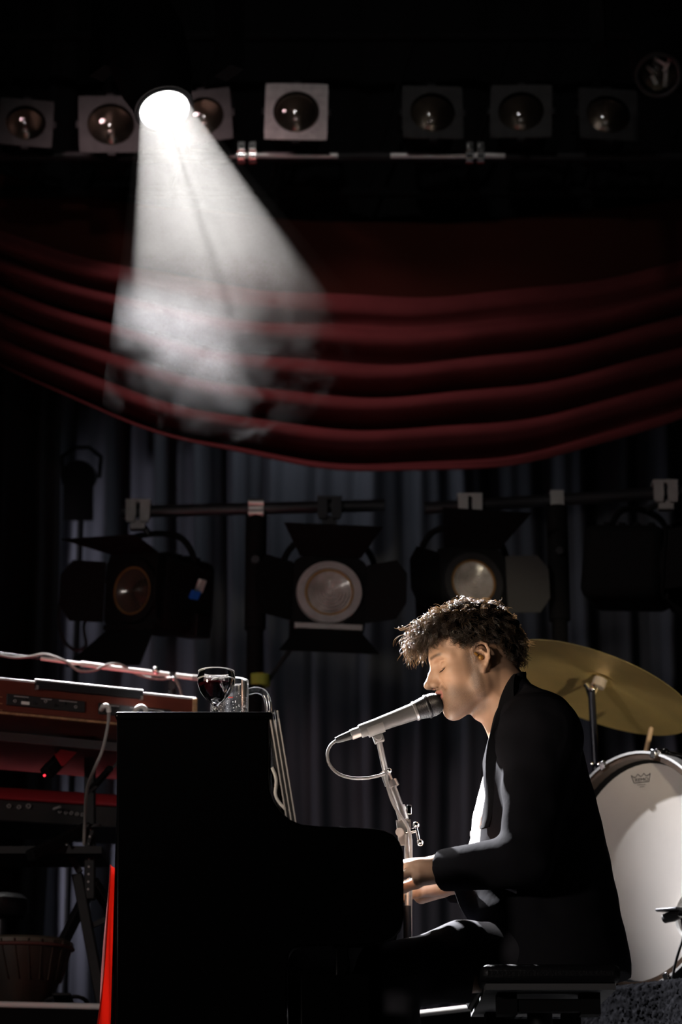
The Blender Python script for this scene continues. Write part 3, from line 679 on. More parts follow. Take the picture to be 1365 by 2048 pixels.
dots = MB(); rr = random.Random(5)
for k in range(160):
    a = rr.uniform(-PI, 0.0) ; z = rr.uniform(0.05, mz - 0.035); q = rr.uniform(0.0004, 0.0009)
    dots.sphere((mr * 0.90 * math.cos(a), mr * 0.90 * math.sin(a), z), q, 5, 4)
tag(dots.build('foam_spots', M_white, mg), kind='stuff')
def mugpatch(name, a0, a1, z0, z1, m):
    vs = []; n = 8
    for i in range(n + 1):
        a = a0 + (a1 - a0) * i / n
        for z in (z0, z1): vs.append((mr * 1.004 * math.cos(a), mr * 1.004 * math.sin(a), z))
    MB().add(vs, [(2 * i, 2 * i + 2, 2 * i + 3, 2 * i + 1) for i in range(n)]).build(name, m, mg)
mugpatch('print_border', 1.75, 2.35, mz - 0.022, mz - 0.009, M_labelyel); 
vs = []
mr_s = mr; mr = mr_s * 1.004
mugpatch('print_patch', 1.80, 2.30, mz - 0.020, mz - 0.011, M_labelred); mr = mr_s
mugpatch('fill_line', -1.75, -1.35, mz - 0.046, mz - 0.044, M_labelred)

# ------------------------------------------------------------------ keyboards at left
A = at(0, 1357, 1.15); Bp = Vector(((397 - 682.5) / FPX * 6.6, 1.15 + 0.24, A.z))
kd = (Bp - A); kd.z = 0; kd.normalize(); kyaw = math.atan2(kd.y, kd.x)
def keyboard_frame(yaw, O):
    R = Matrix.Rotation(yaw, 4, 'Z'); return Matrix.Translation(O) @ R
ko = thing('stage_organ', 'red brown keyboard with a silver rear strip, upper of the two', 'keyboard', Bp, (0, 0, kyaw))
Ki = keyboard_frame(kyaw, Bp).inverted()
def kloc(px, py):
    """hit on the rear face plane (local y=0) of the upper keyboard"""
    d = FWD + Vector((1, 0, 0)) * ((px - 682.5) / FPX) + UPV * ((1024 - py) / FPX)
    c = Ki @ CAM; dd = Ki.to_3x3() @ d
    return c + dd * (-c.y / dd.y)
LK = 1.15; HK = 0.088
q = [Vector((0, 0, 0)), Vector((0, 0.30, 0.015)), Vector((0, 0.32, -HK)), Vector((0, 0.0, -HK))]
MB().prism([v + Vector((-LK, 0, 0)) for v in q], (LK, 0, 0)).build('case', M_redwood, ko, smooth=20, bevel=0.006)
MB().box((-LK / 2, 0.005, -HK - 0.002), (LK, 0.014, 0.006)).build('bottom_trim', M_trim, ko)
MB().cyl((-LK, 0.001, 0.0), (-0.002, 0.001, 0.0), 0.0032, n=12).build('top_trim', M_satin, ko)
MB().box((-0.006, -0.001, -HK / 2), (0.014, 0.012, HK * 0.98)).build('corner_guard', M_trim, ko, bevel=0.003)
s0, s1 = kloc(70, 1364), kloc(283, 1383)
st = MB().box(((s0.x + s1.x) / 2, -0.006, -0.008), (s1.x - s0.x, 0.012, 0.020)); st.build('rear_strip', M_dark, ko)
MB().cyl((s0.x - 0.002, -0.005, 0.003), (s1.x + 0.002, -0.005, 0.003), 0.0052, n=14).build('rear_strip_edge', M_satin, ko)
for sx in (s0.x + 0.003, s1.x - 0.003): MB().box((sx, -0.008, -0.016), (0.006, 0.012, 0.010)).build('strip_screw', M_alu, ko)
for (a, b, c, d) in ((13, 1392, 168, 1428), (197, 1402, 340, 1440)):
    p0, p1 = kloc(a, b), kloc(c, d); zc = (kloc(a, (b + 1428) / 2 if a < 100 else 1416).z)
    zc = -0.054
    pnl = MB().box(((p0.x + p1.x) / 2, -0.002, zc), (p1.x - p0.x, 0.006, 0.030)).build('connector_panel', M_panel, ko, bevel=0.001)
    for j in range(7):
        x = p0.x + (p1.x - p0.x) * (0.1 + 0.13 * j)
        MB().lathe([(0.0025, 0.0), (0.0045, 0.0), (0.0045, 0.004), (0.0025, 0.004)], (x, -0.004, zc + (0.004 if j % 2 else -0.003)), (0, -1, 0), 10, True).build('jack', M_dark if j % 3 else M_grey, pnl)
    if a < 100: MB().box((p0.x + 0.05, -0.006, zc - 0.006), (0.022, 0.003, 0.008)).build('rocker_switch', M_white, pnl)
    for j, (u, wd) in enumerate(((0.18, 0.04), (0.5, 0.03), (0.78, 0.05))):
        MB().box((p0.x + (p1.x - p0.x) * u, -0.0052, zc + 0.010), (wd, 0.0006, 0.003)).build('print_line', M_grey, pnl)
for j in range(3): 
    p = kloc(0, 1394 + j * 13); MB().box((p.x, -0.001, p.z), (0.012, 0.002, 0.002)).build('vent_slot', M_trim, ko)
tray = MB().box((-LK / 2, 0.40, -HK - 0.020), (LK, 0.40, 0.022)).build('key_tray', M_matte, ko, bevel=0.002)
MB().box((-LK / 2, 0.198, -HK - 0.022), (LK, 0.006, 0.024)).build('tray_lip', mat('dull_grey_lip', (0.10, 0.105, 0.11), 0.6), ko)
# lower keyboard
A2 = at(0, 1573, 1.74); B2 = at(228, 1591, 1.74); yaw2 = kyaw * 0.78
sp = thing('stage_piano', 'bright red keyboard on the lower tier of the stand', 'keyboard', A2, (0, 0, yaw2))
L0, L1 = -0.25, 0.72
MB().prism([(L0, 0.004, 0), (L0, 0.30, 0.004), (L0, 0.30, -0.035), (L0, -0.002, -0.035)], (L1 - L0, 0, 0)).build('case', M_red, sp, bevel=0.006)
rp = MB().box(((L0 + L1) / 2, 0.15, -0.066), (L1 - L0, 0.29, 0.060)).build('rear_panel', M_panel, sp, bevel=0.003)
Ki2 = keyboard_frame(yaw2, A2).inverted()
def kloc2(px, py):
    d = FWD + Vector((1, 0, 0)) * ((px - 682.5) / FPX) + UPV * ((1024 - py) / FPX)
    c = Ki2 @ CAM; dd = Ki2.to_3x3() @ d
    return c + dd * (-c.y / dd.y)
for k, (a, b, r) in enumerate(((18, 1612, 0.006), (38, 1614, 0.006), (57, 1612, 0.007), (120, 1623, 0.005), (132, 1625, 0.005), (143, 1626, 0.005), (154, 1628, 0.005), (165, 1629, 0.005))):
    p = kloc2(a, b)
    MB().lathe([(r * 0.6, 0), (r, 0), (r, 0.006), (r * 0.6, 0.006)], (p.x, 0.004, p.z), (0, -1, 0), 14, True).build('jack', M_grey, rp)
p = kloc2(108, 1618); MB().cyl((p.x, 0.0, p.z), (p.x + 0.01, -0.03, p.z + 0.002), 0.004, n=8).build('plug', M_grey, rp)

# two-tier stand
S_Y = 1.62
def sp_(px, py, Y=S_Y): return at(px, py, Y)
so = Vector((sp_(180, 1600).x, S_Y, RZ))
ks_t = thing('keyboard_stand', 'black column stand with legs carrying both keyboards', 'stand', so)
def rel(px, py, Y=S_Y): return sp_(px, py, Y) - so
col = MB().bar(rel(180, 1478), rel(180, 1800), 0.03, 0.03); col.build('column', M_black, ks_t, bevel=0.004)
for i in range(9):
    z = rel(180, 1660 + i * 15).z; MB().cyl((0.004, -0.0155, z), (0.004, -0.0165, z), 0.003, n=8).build('peg_hole', M_grey, ks_t)
MB().cyl(rel(187, 1650, S_Y - 0.03), rel(187, 1656, S_Y - 0.03), 0.021, n=16).build('collar_cap', M_under, ks_t)
for (a, b, c, d, Y0, Y1, wd, m) in ((92, 1548, 172, 1468, 1.50, 1.60, 0.034, M_matte), (60, 1712, 176, 1655, 1.45, 1.62, 0.03, M_matte), (222, 1535, 182, 1580, 1.5, 1.6, 0.016, M_matte)):
    MB().bar(rel(a, b, Y0), rel(c, d, Y1), wd, wd).build('arm', m, ks_t, bevel=0.004)
MB().bar(rel(118, 1520, 1.49), rel(150, 1487, 1.53), 0.010, 0.04).build('arm_red_sheen', M_red, ks_t)  # red bar laid on the black arm in place of a red reflection
foot = rel(205, 2010); foot.z = 0.0
MB().bar(rel(155, 1748), foot, 0.034, 0.03).build('leg', M_black, ks_t, bevel=0.004)
f2 = Vector((0.20, 0.25, 0.0)); MB().bar(rel(185, 1762), rel(232, 1835, S_Y + 0.1), 0.028, 0.026).build('leg', M_black, ks_t, bevel=0.004)
f3 = Vector((-0.2, 0.35, 0.0)); MB().bar(rel(178, 1780), f3, 0.028, 0.026).build('leg', M_black, ks_t, bevel=0.004)
MB().bar(rel(130, 1690), rel(160, 1745), 0.018, 0.018).build('brace', M_black, ks_t)
MB().bar(rel(182, 1852), rel(220, 1836), 0.014, 0.014).build('brace', M_black, ks_t)
pl = rel(130, 1700, 1.55); MB().box((pl.x - 0.15, 0.05, pl.z), (0.5, 0.25, 0.02)).build('shelf', M_black, ks_t)
MB().cyl(rel(172, 1466, 1.58), rel(172, 1466, 1.55), 0.014, n=12).build('knob', M_dark, ks_t)
MB().sphere(rel(133, 1689, 1.52), 0.005, 8, 6).build('bolt', M_chrome, ks_t)
ld = MB().sphere(at(89, 1551, 1.48), 0.0032, 10, 8).build('indicator_light', M_led); tag(ld, 'tiny red glowing light between the two keyboards', 'indicator light')
# plugs and cables
def cable(name, label, pts, r, m=M_cable, plug=None):
    t = thing(name, label, 'cable', pts[0]); O = Vector(pts[0])
    MB().tube([p - O for p in bez(pts, 48)], r, 8).build('cord', m, t)
    if plug: MB().tube([Vector(p) - O for p in plug], 0.0065, 10).build('plug', M_white, t)
    return t
cable('audio_cable', 'grey cable plugged into the upper keyboard and hanging past the stand', [at(218, 1424, 1.235), at(216, 1450, 1.24), at(205, 1500, 1.25), at(188, 1540, 1.27), at(174, 1580, 1.40), at(170, 1640, 1.54), at(168, 1690, 1.58)], 0.0045, M_cable,
      bez([at(203, 1419, 1.255), at(206, 1413, 1.23), at(212, 1411, 1.225), at(217, 1415, 1.23), at(218, 1424, 1.235)], 12))
cable('audio_cable', 'pale cable plugged into the upper keyboard beside the piano lid', [at(292, 1424, 1.26), at(296, 1440, 1.262), at(300, 1480, 1.28), at(302, 1560, 1.3)], 0.004, M_cable,
      bez([at(268, 1427, 1.285), at(274, 1417, 1.26), at(282, 1413, 1.255), at(290, 1417, 1.258), at(292, 1424, 1.26)], 12))
cable('audio_cable', 'dark cable slanting from the lower keyboard to the piano', [at(170, 1590, 1.56), at(190, 1575, 1.57), at(215, 1548, 1.58), at(240, 1520, 1.58)], 0.004, M_cabledark)

# boom stand above the keyboards
BY = 1.95
bo = at(345, 1352, BY); bs_t = thing('boom_stand', 'chrome boom microphone stand with a wrapped cable above the keyboards', 'microphone stand', (bo.x, BY, RZ))
O = Vector((bo.x, BY, RZ))
MB().cyl(at(-60, 1300, BY) - O, at(84, 1317, BY) - O, 0.004, n=10).build('boom_tip', M_dark, bs_t)
MB().cyl(at(82, 1317, BY) - O, at(164, 1328, BY) - O, 0.0055, n=12).build('boom_rod', M_satin, bs_t)
MB().cyl(at(162, 1327.5, BY) - O, at(228, 1336, BY) - O, 0.0085, n=12).build('boom_sleeve', M_satin, bs_t)
MB().cyl(at(226, 1336, BY) - O, at(400, 1357, BY) - O, 0.0078, n=12).build('boom_tube', M_satin, bs_t)
MB().cyl(at(385, 1355, BY) - O, at(446, 1361, BY) - O, 0.009, n=12).build('boom_grip', M_grey, bs_t)
MB().sphere(at(312, 1341, BY - 0.01) - O, 0.0125, 14, 10).build('boom_knob', M_chrome, bs_t)
c = MB().cyl(at(345, 1346, BY) - O, at(345, 1362, BY) - O, 0.011, n=14); c.box(at(345, 1370, BY) - O, (0.02, 0.02, 0.03)); c.build('clutch', M_dark, bs_t)
MB().sphere(at(348, 1357, BY - 0.02) - O, 0.007, 10, 8).build('clutch_knob', M_chrome, bs_t)
MB().cyl((0, 0, 0.0), at(345, 1372, BY) - O, 0.010, n=12).build('pole', M_dark, bs_t)
MB().lathe([(0, 0.0), (0.15, 0.0), (0.15, 0.012), (0.03, 0.03), (0.012, 0.035), (0, 0.035)], (0, 0, 0), (0, 0, 1), 24).build('base', M_black, bs_t)
MB().box(at(164, 1341, BY) - O, (0.012, 0.012, 0.014)).build('cable_clip', M_dark, bs_t)
MB().tube([p - O for p in bez([at(-40, 1300, BY - 0.01), at(20, 1314, BY - 0.01), at(60, 1313, BY - 0.01), at(90, 1308, BY), at(130, 1322, BY - 0.01), at(158, 1341, BY - 0.01), at(190, 1340, BY - 0.01), at(215, 1329, BY - 0.012), at(240, 1329, BY - 0.012), at(280, 1350, BY + 0.01), at(320, 1358, BY), at(346, 1356, BY - 0.02), at(358, 1372, BY - 0.02), at(363, 1395, BY - 0.02), at(360, 1440, BY - 0.02)], 90)], 0.0042, 7).build('cable', M_cable, bs_t)

# hand drum, stool, pedal on the riser
hd = thing('hand_drum', 'dark wooden hand drum with a pale skin top on the left riser', 'drum', (at(42, 1900, 1.78).x, 1.78, RZ))
hh = at(42, 1884, 1.78).z - RZ
MB().lathe([(0, 0.0), (0.075, 0.0), (0.09, 0.03), (0.115, hh * 0.5), (0.138, hh * 0.85), (0.140, hh * 0.93), (0, hh * 0.93)], n=40).build('shell', M_wood, hd)
MB().lathe([(0.136, hh * 0.90), (0.143, hh * 0.93), (0.143, hh * 0.985), (0.134, hh + 0.004), (0, hh + 0.004)], n=40).build('drum_skin', M_hide, hd)
MB().tube([(0.1445 * math.cos(2 * PI * k / 40), 0.1445 * math.sin(2 * PI * k / 40), hh * 0.90) for k in range(40)], 0.0045, 8, True).build('rope_ring', M_rope, hd)
for k in range(24):
    a = 2 * PI * k / 24; MB().cyl((0.145 * math.cos(a), 0.145 * math.sin(a), hh * 0.97), (0.112 * math.cos(a + 0.1), 0.112 * math.sin(a + 0.1), hh * 0.42), 0.0025, n=6).build('rope', M_wood, hd)
sl = thing('stool', 'black round padded stool above the hand drum at far left', 'stool', (at(4, 1810, 2.1).x, 2.1, RZ))
zz = at(4, 1790, 2.1).z - RZ
MB().lathe([(0, zz - 0.065), (0.068, zz - 0.065), (0.078, zz - 0.05), (0.078, zz - 0.015), (0.06, zz), (0, zz + 0.003)], n=30).build('seat', M_leather, sl)
MB().cyl((0, 0, 0.12), (0, 0, zz - 0.06), 0.015).build('post', M_dark, sl)
for k in range(3):
    a = 0.6 + 2 * PI * k / 3; MB().cyl((0, 0, 0.16), (0.18 * math.cos(a), 0.18 * math.sin(a), 0.01), 0.009, n=8).build('leg', M_dark, sl)
fp = thing('foot_pedal', 'small black foot pedal on the riser right of the hand drum', 'pedal', (at(128, 1990, 1.72).x, 1.72, RZ))
MB().box((0, 0, 0.008), (0.08, 0.12, 0.016)).build('base', M_black, fp, bevel=0.003)
MB().box((0, -0.005, 0.028), (0.05, 0.11, 0.008), Matrix.Rotation(-0.18, 3, 'X')).build('treadle', M_black, fp, bevel=0.002)
MB().tube(bez([(0.02, 0.05, 0.01), (0.06, 0.04, 0.02), (0.04, -0.01, 0.035), (-0.04, 0.0, 0.03), (-0.06, 0.05, 0.01)], 24), 0.006, 6).build('cord', M_cabledark, fp)

# ------------------------------------------------------------------ vocal microphone and stand
MY = -0.015
m0, m1 = at(672, 1481, MY), at(886, 1402, MY); md_ = (m1 - m0).normalized(); mlen = (m1 - m0).length
mic = thing('vocal_microphone', 'grey handheld vocal microphone at the singer\'s lips', 'microphone', m0)
def ml(t): return md_ * (mlen * t)
MB().lathe([(0.0, 0.0), (0.006, 0.0), (0.0078, 0.012), (0.0092, 0.03), (0.0095, mlen * 0.15)], (0, 0, 0), md_, 24).build('connector_boot', M_cabledark, mic)
MB().lathe([(0.0095, mlen * 0.14), (0.0112, mlen * 0.145), (0.0112, mlen * 0.225), (0.0095, mlen * 0.23)], (0, 0, 0), md_, 24).build('connector_sleeve', M_alu, mic)
MB().lathe([(0.0, mlen * 0.222), (0.0135, mlen * 0.225), (0.0145, mlen * 0.24), (0.0148, mlen * 0.36), (0.0165, mlen * 0.55), (0.0185, mlen * 0.72), (0.0188, mlen * 0.735)], (0, 0, 0), md_, 32).build('mic_body', M_micbody, mic)
MB().lathe([(0.0186, mlen * 0.73), (0.0212, mlen * 0.735), (0.0212, mlen * 0.755), (0.0195, mlen * 0.76)], (0, 0, 0), md_, 32).build('grille_ring', M_alu, mic)
gp = []
N_ = 26
for i in range(N_ + 1):
    t = i / N_; r = 0.0205 + 0.0045 * math.sin(min(1, t * 1.6) * PI / 2)
    if t > 0.55: r *= math.sqrt(max(0.0, 1 - ((t - 0.55) / 0.45) ** 2.2)) * 0.999 + 0.0001
    h = mlen * (0.76 + 0.24 * t); gp += [(max(r - 0.0007, 0), h), (r, h + mlen * 0.004)]
MB().lathe(gp, (0, 0, 0), md_, 36).build('grille', M_grille, mic, smooth=15)
MB().lathe([(0.0252, mlen * 0.848), (0.0258, mlen * 0.852), (0.0258, mlen * 0.866), (0.0252, mlen * 0.87)], (0, 0, 0), md_, 32).build('grille_band', M_grille, mic)
STY = 0.03
pz = at(815, 1800, STY); ms = thing('microphone_stand', 'metal microphone stand rising beside the piano cheek', 'microphone stand', (pz.x, STY, 0))
O = Vector((pz.x, STY, 0))
def r_(px, py, Y=STY): return at(px, py, Y) - O
c = MB()
cc = m0 + ml(0.36) - O; a_, b_, d_ = frame_of(md_)
dn = (r_(751, 1482, 0.0) - cc); dn = (dn - md_ * dn.dot(md_)).normalized(); sd = md_.cross(dn)
for k in range(-8, 9):
    pass
vs = []; nn = 20
for t in (-0.018, 0.018):
    for rr_ in (0.0155, 0.0190):
        for k in range(nn + 1):
            an = math.radians(-115 + 230 * k / nn); vs.append(cc + md_ * (t + 0.012 * math.cos(an) * 0) + (dn * math.cos(an) + sd * math.sin(an)) * rr_)
q = nn + 1; fs = []
for k in range(nn):
    fs += [(k, k + 1, q + k + 1, q + k), (2 * q + k, 3 * q + k, 3 * q + k + 1, 2 * q + k + 1), (q + k, q + k + 1, 3 * q + k + 1, 3 * q + k), (k, 2 * q + k, 2 * q + k + 1, k + 1)]
c.add(vs, fs); c.build('mic_clip', M_clip, ms)
jt = cc + dn * 0.026
c = MB().box(jt, (0.022, 0.02, 0.022), Matrix.Rotation(-0.35, 3, 'Y')); c.cyl(jt + Vector((0, -0.013, 0)), jt + Vector((0, 0.013, 0)), 0.009, n=14); c.build('clip_joint', M_clip, ms, bevel=0.002)
MB().cyl(jt, r_(773, 1548), 0.0062, 0.0066, 14).build('upper_rod', M_standmetal, ms)
MB().cyl(r_(770, 1542), r_(780, 1570), 0.0105, n=14).build('rod_clamp', M_standmetal, ms)
c = MB().sphere(r_(779, 1541, STY - 0.015), 0.006, 10, 8); c.cyl(r_(779, 1541, STY - 0.015), r_(774, 1546), 0.003, n=8); c.build('clamp_screw', M_chrome, ms)
MB().cyl(r_(782, 1562), r_(788, 1574), 0.013, n=16).build('boom_end', M_standmetal, ms)
MB().cyl(r_(784, 1570), r_(803, 1622), 0.0085, n=14).build('boom_tube', M_standmetal, ms)
c = MB().cyl(r_(800, 1612), r_(808, 1640), 0.0115, n=14); c.build('boom_clutch', M_standmetal, ms)
c = MB().box(r_(819, 1620), (0.010, 0.012, 0.020)); c.cyl(r_(805, 1623), r_(818, 1620), 0.004, n=8); c.build('wing_screw', M_chrome, ms, bevel=0.002)
c = MB()
for (a, b, cx_, d) in ((802, 1640, 808, 1690), (812, 1640, 816, 1690)): c.bar(r_(a, b), r_(cx_, d), 0.006, 0.02)
c.cyl(r_(800, 1664, STY - 0.01), r_(800, 1664, STY + 0.02), 0.009, n=16); c.build('swivel_plate', M_standmetal, ms)
c = MB().cyl(r_(812, 1664), r_(832, 1660), 0.0055, n=10); c.cyl(r_(832, 1650), r_(840, 1688), 0.0035, n=10); c.sphere(r_(833, 1650), 0.0075, 12, 8); c.sphere(r_(841, 1685), 0.0075, 12, 8); c.build('tightening_handle', M_chrome, ms)
MB().cyl((0, 0, 0.03), r_(815, 1668), 0.0062, n=14).build('pole', M_standmetal, ms)
MB().cyl((0, 0, 0.03), r_(815, 1812), 0.0085, n=14).build('lower_tube', M_dark, ms)
for k in range(3):
    a = 0.9 + 2 * PI * k / 3; MB().cyl((0, 0, 0.12), (0.3 * math.cos(a), 0.3 * math.sin(a), 0.012), 0.008, n=8).build('leg', M_dark, ms)
cable('microphone_cable', 'grey cable looping from the microphone tail back to its stand', [m0 + ml(0.02), at(662, 1490, MY), at(655, 1508, MY), at(660, 1530, MY), at(678, 1548, MY), at(705, 1556, MY), at(735, 1556, MY), at(760, 1551, 0.0), at(772, 1549, STY - 0.02), at(776, 1575, STY - 0.018), at(786, 1605, STY - 0.016), at(800, 1630, STY - 0.016), at(814, 1650, STY - 0.014), at(822, 1680, STY - 0.012), at(822, 1760, STY - 0.0), at(822, 1860, STY), at(822, 2000, STY)], 0.0033, M_cable)

# ------------------------------------------------------------------ drum kit
bd = thing('bass_drum', 'large white headed bass drum behind the pianist', 'drum', DC, (0, 0, math.atan2(DN.x, -DN.y)))
# local: front faces -y, x to the right along the head
Bi = (Matrix.Translation(DC) @ Matrix.Rotation(math.atan2(DN.x, -DN.y), 4, 'Z')).inverted()
MB().lathe([(DR * 0.93, 0.03), (DR * 0.93, 0.40), (0, 0.40)], (0, 0, 0), (0, 1, 0), 64).build('shell', M_drumshell, bd)
MB().lathe([(DR * 0.94, -0.022), (DR * 1.0, -0.022), (DR * 1.0, 0.034), (DR * 0.94, 0.034)], (0, 0, 0), (0, 1, 0), 72, True).build('hoop', M_hoop, bd)
MB().lathe([(DR * 0.985, -0.024), (DR * 1.006, -0.024), (DR * 1.006, 0.024), (DR * 1.001, 0.024), (DR * 0.985, -0.0225)], (0, 0, 0), (0, 1, 0), 72, True).build('hoop_inlay', M_alu, bd)
MB().lathe([(DR * 0.922, 0.022), (DR * 0.942, 0.006), (DR * 0.942, 0.03), (DR * 0.922, 0.03)], (0, 0, 0), (0, 1, 0), 64, True).build('head_rim', M_matte, bd)
def headpt(px, py, y=0.024):
    d = FWD + Vector((1, 0, 0)) * ((px - 682.5) / FPX) + UPV * ((1024 - py) / FPX); c = Bi @ CAM; dd = Bi.to_3x3() @ d
    return c + dd * ((y - c.y) / dd.y)
pc = headpt(1392, 1832); PR = 0.062
# batter head with a round port
vs = []; fs = []; n = 64
for k in range(n):
    t = 2 * PI * k / n; vs.append((pc.x + PR * math.cos(t), 0.026, pc.z + PR * math.sin(t)))
for k in range(n):
    t = 2 * PI * k / n; dx, dz = math.cos(t), math.sin(t); b = pc.x * dx + pc.z * dz; cq = pc.x ** 2 + pc.z ** 2 - (DR * 0.935) ** 2
    L_ = -b + math.sqrt(b * b - cq); vs.append((pc.x + L_ * dx, 0.026, pc.z + L_ * dz))
fs = [(k, (k + 1) % n, n + (k + 1) % n, n + k) for k in range(n)]
MB().add(vs, fs).build('drum_head', M_skinhead, bd)
MB().lathe([(PR * 0.86, 0.0), (PR * 0.90, -0.007), (PR * 1.02, -0.009), (PR * 1.10, -0.002), (PR * 1.10, 0.003)], (pc.x, 0.024, pc.z), (0, 1, 0), 40).build('port_ring', M_white, bd)
_p0, _p1 = headpt(1219, 1531, 0.0), headpt(1322, 1506, 0.0); _a0, _a1 = math.atan2(_p0.z, _p0.x), math.atan2(_p1.z, _p1.x)
CLAW = [_a1 + (_a0 - _a1) * k for k in range(int(round(2 * PI / abs(_a0 - _a1))))]
for k, a in enumerate(CLAW):
    ca, sa = math.cos(a), math.sin(a); R_ = Matrix.Rotation(-a + PI / 2, 3, 'Y')
    r0 = DR * 1.006
    c = MB().box((r0 * ca, 0.008, r0 * sa), (0.020, 0.034, 0.010), R_); c.box((r0 * 0.985 * ca, -0.024, r0 * 0.985 * sa), (0.018, 0.008, 0.022), R_)
    c.cyl((r0 * 1.02 * ca, -0.016, r0 * 1.02 * sa), (r0 * 1.02 * ca, 0.03, r0 * 1.02 * sa), 0.005, n=10)
    cl = c.build('claw', M_chrome, bd, bevel=0.002)
    MB().cyl((r0 * 1.02 * ca, 0.03, r0 * 1.02 * sa), (r0 * 1.0 * ca, 0.16, r0 * 1.0 * sa), 0.0035, n=8).build('tension_rod', M_chrome, cl)
    MB().cyl((DR * 0.93 * ca, 0.16, DR * 0.93 * sa), (r0 * 1.03 * ca, 0.16, r0 * 1.03 * sa), 0.010, n=10).build('lug', M_chrome, cl)
c = MB()
for px_, py_ in ((1208, 1531), (1332, 1503)):
    p = headpt(px_, py_, 0.02); c.sphere(p, 0.009, 12, 8); c.cyl(p, p + Vector((0.0, 0.05, -0.02)), 0.004, n=8)
c.build('spur_bracket', M_chrome, bd)
# badge: crown and lettering, flat print on the head
def strip(p0, p1, wdt, y=0.0245):
    p0, p1 = Vector(p0), Vector(p1); d = (p1 - p0).normalized(); nrm = Vector((-d.z, 0, d.x)) * wdt / 2
    return [(p0 - nrm), (p1 - nrm), (p1 + nrm), (p0 + nrm)]
lg_mb = MB()
def lgp(px, py): 
    p = headpt(px, py, 0.0248); return p
pts = [(1269, 1566.5), (1263, 1551), (1271, 1555.5), (1276.5, 1548), (1283, 1553.5), (1288.5, 1546.5), (1294, 1552), (1301.5, 1546.5), (1299, 1563), (1269, 1566.5)]
crown = []
for i in range(len(pts) - 1):
    a, b = pts[i], pts[i + 1]; m_ = ((a[0] + b[0]) / 2, (a[1] + b[1]) / 2 + (0.7 if 0 < i < 8 else 0)); crown += [(a, m_), (m_, b)]
for a, b in crown:
    pa, pb = lgp(*a), lgp(*b); lg_mb.add(strip(pa, pb, 0.0018), [(0, 1, 2, 3)])
for (a, b, c_, d) in ((1275, 1570, 1292, 1569), (1280, 1574, 1290, 1573)):
    lg_mb.add(strip(lgp(a, b), lgp(c_, d), 0.0012), [(0, 1, 2, 3)])
lg_mb.build('badge_outline', M_ink, bd, smooth=0)
tcv = bpy.data.curves.new('badge_text', 'FONT'); tcv.body = 'REMO'; tcv.size = 0.0175; tcv.align_x = 'CENTER'; tcv.align_y = 'CENTER'; tcv.offset = 0.0
to = bpy.data.objects.new('badge_text_curve', tcv); COL.objects.link(to); bpy.context.view_layer.update()
tme = bpy.data.meshes.new_from_object(to.evaluated_get(bpy.context.evaluated_depsgraph_get())); bpy.data.objects.remove(to)
tme.materials.clear(); tme.materials.append(M_ink)
cA, cB = lgp(1271.5, 1561.2), lgp(1297.5, 1558.2); wtxt = (cB - cA).length; xs_ = [v.co.x for v in tme.vertices]; kx = wtxt / (max(xs_) - min(xs_))
ux = (cB - cA).normalized()
for v in tme.vertices:
    p = (cA + cB) / 2 + ux * (v.co.x * kx) + Vector((0, 0, 1)) * (v.co.y * 0.72); v.co = (p.x, 0.0246, p.z)
to = bpy.data.objects.new('badge_text', tme); COL.objects.link(to); to.parent = bd
# kick microphone
km = headpt(1352, 1830, -0.03); kmw = bd.matrix_basis @ km
kt = thing('kick_drum_microphone', 'small black microphone poking into the bass drum port', 'microphone', kmw, (0, 0, bd.rotation_euler.z))
MB().box((0.0, -0.01, 0.012), (0.075, 0.05, 0.008), Matrix.Rotation(0.05, 3, 'Y')).build('boundary_plate', M_dark, kt, bevel=0.003)
MB().lathe([(0, -0.03), (0.012, -0.028), (0.014, 0.0), (0.010, 0.03), (0, 0.032)], (0.0, -0.01, -0.004), (1, 0, 0.1), 16).build('mic_capsule', M_black, kt)
MB().cyl((0.03, -0.015, -0.004), (0.30, -0.08, -0.05), 0.006, n=10).build('arm', M_chrome, kt)
MB().cyl((0.30, -0.08, -0.05), (0.30, -0.08, RZ + 0.01 - kmw.z), 0.008, n=10).build('stand_post', M_dark, kt)
MB().lathe([(0, 0), (0.09, 0), (0.09, 0.01), (0.01, 0.02), (0, 0.02)], (0.30, -0.08, RZ + 0.004 - kmw.z), (0, 0, 1), 20).build('stand_base', M_black, kt)
def hw(px, py, y): return bd.matrix_basis @ headpt(px, py, y)
cable('microphone_cable', 'black cable dropping from the bass drum microphone to the riser', [hw(1372, 1845, -0.04), hw(1366, 1880, -0.05), hw(1358, 1905, -0.05), hw(1350, 1935, -0.045), hw(1346, 1965, -0.04), hw(1352, 1975, -0.03)], 0.0035, M_cabledark)
# cymbal
CYC = at(1202, 1358, 1.75); cyn = Vector((0.36, 0.10, 0.92)).normalized()
cq = cyn.to_track_quat('Z', 'Y').to_euler()
cy = thing('crash_cymbal', 'large tilted bronze cymbal behind the pianist\'s shoulder', 'cymbal', CYC, cq)
CR = 0.288
pr = []
for i in range(30):
    r = CR * (1 - i / 29); z = -0.030 * (r / CR) ** 1.6
    if r < 0.055: z += 0.020 * (0.5 + 0.5 * math.cos(PI * r / 0.055))
    pr.append((max(r, 0.0001), z))
MB().lathe(pr + [(a, b - 0.0016) for a, b in pr[::-1]], n=96, close=True).build('disc', M_cymbal, cy, smooth=60)
MB().lathe([(0.0, -0.026), (0.020, -0.026), (0.020, 0.0), (0.0, 0.0)], n=20).build('felt_washer', mat('cream_felt', (0.5, 0.42, 0.34), 0.9), cy)
MB().cyl((0, 0, -0.026), (0, 0, -0.075), 0.0045, n=10).build('tilter_rod', M_chrome, cy)
MB().lathe([(0.008, 0.02), (0.012, 0.022), (0.012, 0.04), (0, 0.042)], n=12).build('wing_nut', M_chrome, cy)
